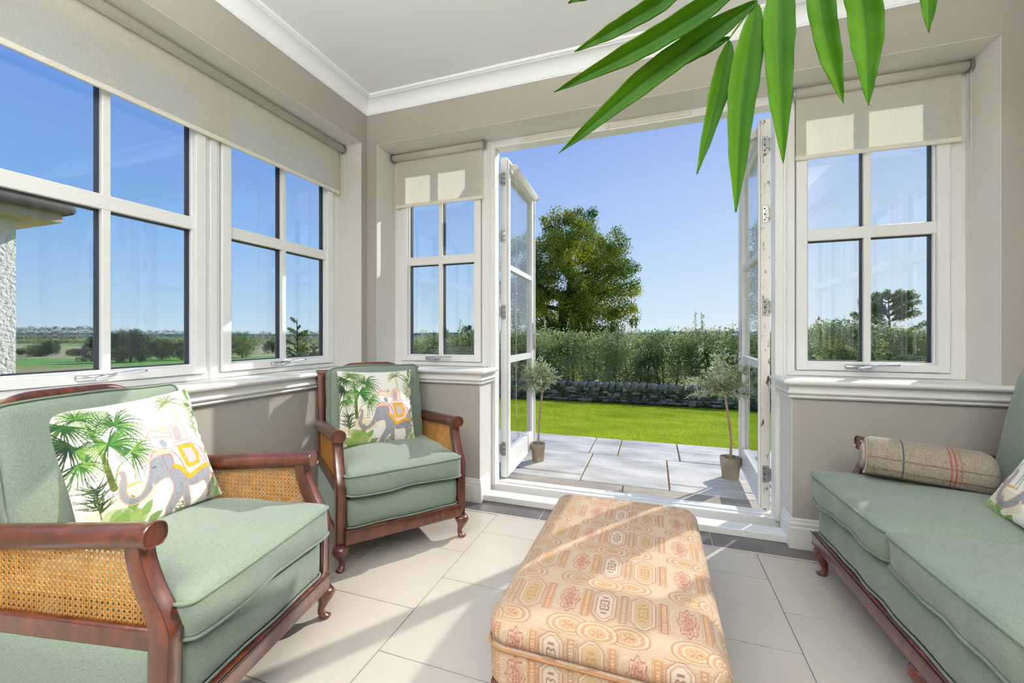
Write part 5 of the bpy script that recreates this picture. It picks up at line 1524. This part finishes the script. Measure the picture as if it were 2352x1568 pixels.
far_tree(172, 98, 800, 34, 'tiny scrubby bush on the green strip', FART, 9, cat='bush', name='bush')
far_tree(1075, 30, 738, 74, 'dark rounded tree seen through the narrow window', TREEL, 10, n=90, per=90, lsz=.07)
far_tree(985, 60, 765, 60, 'small tree low in the narrow window', PALEL, 11)
far_tree(1945, 24, 742, 110, 'bushy tree at the left of the right garden window', TREEL, 12, n=110, per=110, lsz=.065)
far_tree(2090, 26, 760, 120, 'dense dark bush low in the right garden window', TREEL, 14, n=90, per=110, lsz=.06, cat='bush', name='bush')

def light_tree(px, D, ytop, wpx, label, mat, seed, per=26, lsz=.05, nbr=46, name='tree', cat='tree'):
    S, Cc = math.sin(YAW), math.cos(YAW); r0 = (px - 1176) / F_PX; x, y = (r0 * Cc - S) * D, (r0 * S + Cc) * D; z0 = gz(x, y); h = 1 - (ytop - 768) / F_PX * D - z0; w = wpx / F_PX * D / 2
    root = empty(name, (x, y, z0), 0, label, cat); r = np.random.default_rng(seed); mb = MB(); C = []; R = []
    mb.tube([(0, 0, 0), (.02 * h, 0, h * .5), (0, 0, h * .95)], [h * .018, h * .012, h * .003], 6)
    for k in range(nbr):
        t = r.uniform(.3, .95); a = r.uniform(0, 6.28); L = w * (1.1 - abs(t - .55) * 1.3) * r.uniform(.6, 1.0); b = np.array((0, 0, h * t)); e = b + np.array((math.cos(a) * L, math.sin(a) * L, L * r.uniform(.3, .8))); e[2] = min(e[2], h)
        mb.tube([b, e], [h * .006, h * .002], 4)
        for i in range(6): C.append(b + (e - b) * (.35 + .65 * i / 5)); R.append(w * .10)
    mb.obj('trunk', BARK, root, smooth=True)
    V, Fc = leaf_cloud(C, R, per, lsz); mesh_obj('foliage', V, Fc, mat, root, smooth=False)
light_tree(2040, 19, 672, 150, 'airy young tree rising over the hedge in the right garden window', PALEL, 21, per=60, lsz=.042)
light_tree(682, 7.0, 722, 56, 'leafy sapling close outside the left wall window', PALEL, 22, per=8, lsz=.022, nbr=34, name='sapling', cat='sapling')
light_tree(712, 8.3, 792, 88, 'low shrub close outside beside the sapling', PALEL, 23, per=16, lsz=.024, nbr=40, name='shrub', cat='shrub')

def woodland(name, segs, label, mat, seed):
    """far belts of trees: nobody could count them"""
    r = np.random.default_rng(seed); C = []; R = []; S, Cc = math.sin(YAW), math.cos(YAW)
    for px0, px1, D, yt, yb, stp in segs:
        px = px0
        while px < px1:
            top = yt + r.uniform(-4, 5); rr = (px - 1176) / F_PX; d = D * r.uniform(.96, 1.06)
            for q in range(4):
                yy = yb + (top - yb) * (q + .5) / 3.6; C.append(((rr * Cc - S) * d, (rr * S + Cc) * d, 1 - (yy - 768) / F_PX * d)); R.append(d / F_PX * r.uniform(4, 8))
            px += stp
    V, Fc = leaf_cloud(C, R, 150, np.mean([s[2] for s in segs]) / F_PX * .62)
    o_ = mesh_obj(name, V, Fc, mat, smooth=False); tag(o_, label, 'woodland', kind='stuff')
woodland('woodland', [(-140, 235, 190, 755, 790, 5), (230, 460, 200, 762, 795, 5), (500, 780, 210, 766, 792, 5), (900, 1120, 230, 768, 788, 6)], 'belt of distant woodland along the fields on the left', FART, 31)
woodland('woodland', [(1120, 1800, 420, 770, 784, 6), (1500, 1600, 380, 766, 780, 5), (1800, 2400, 400, 768, 782, 6)], 'thin line of far trees above the hedge on the right', FART, 32)
def hills():
    V = []; n = 220; r = np.random.default_rng(2)
    for i in range(n):
        a = math.radians(-75 + 150 * i / (n - 1)); R_ = 3600; h = 12 + 9 * math.sin(a * 3 + 1) + 7 * math.sin(a * 9) + 3 * math.sin(a * 23)
        x, y = R_ * math.sin(a), R_ * math.cos(a); V += [(x, y, -20), (x, y, max(4, h)), (x * 1.15, y * 1.15, -20)]
    Fc = []
    for i in range(n - 1): Fc += [(3 * i, 3 * i + 3, 3 * i + 4, 3 * i + 1), (3 * i + 1, 3 * i + 4, 3 * i + 5, 3 * i + 2)]
    o_ = mesh_obj('hills', V, Fc, HILL); tag(o_, 'hills on the horizon, coloured blue for haze', kind='structure')
hills()
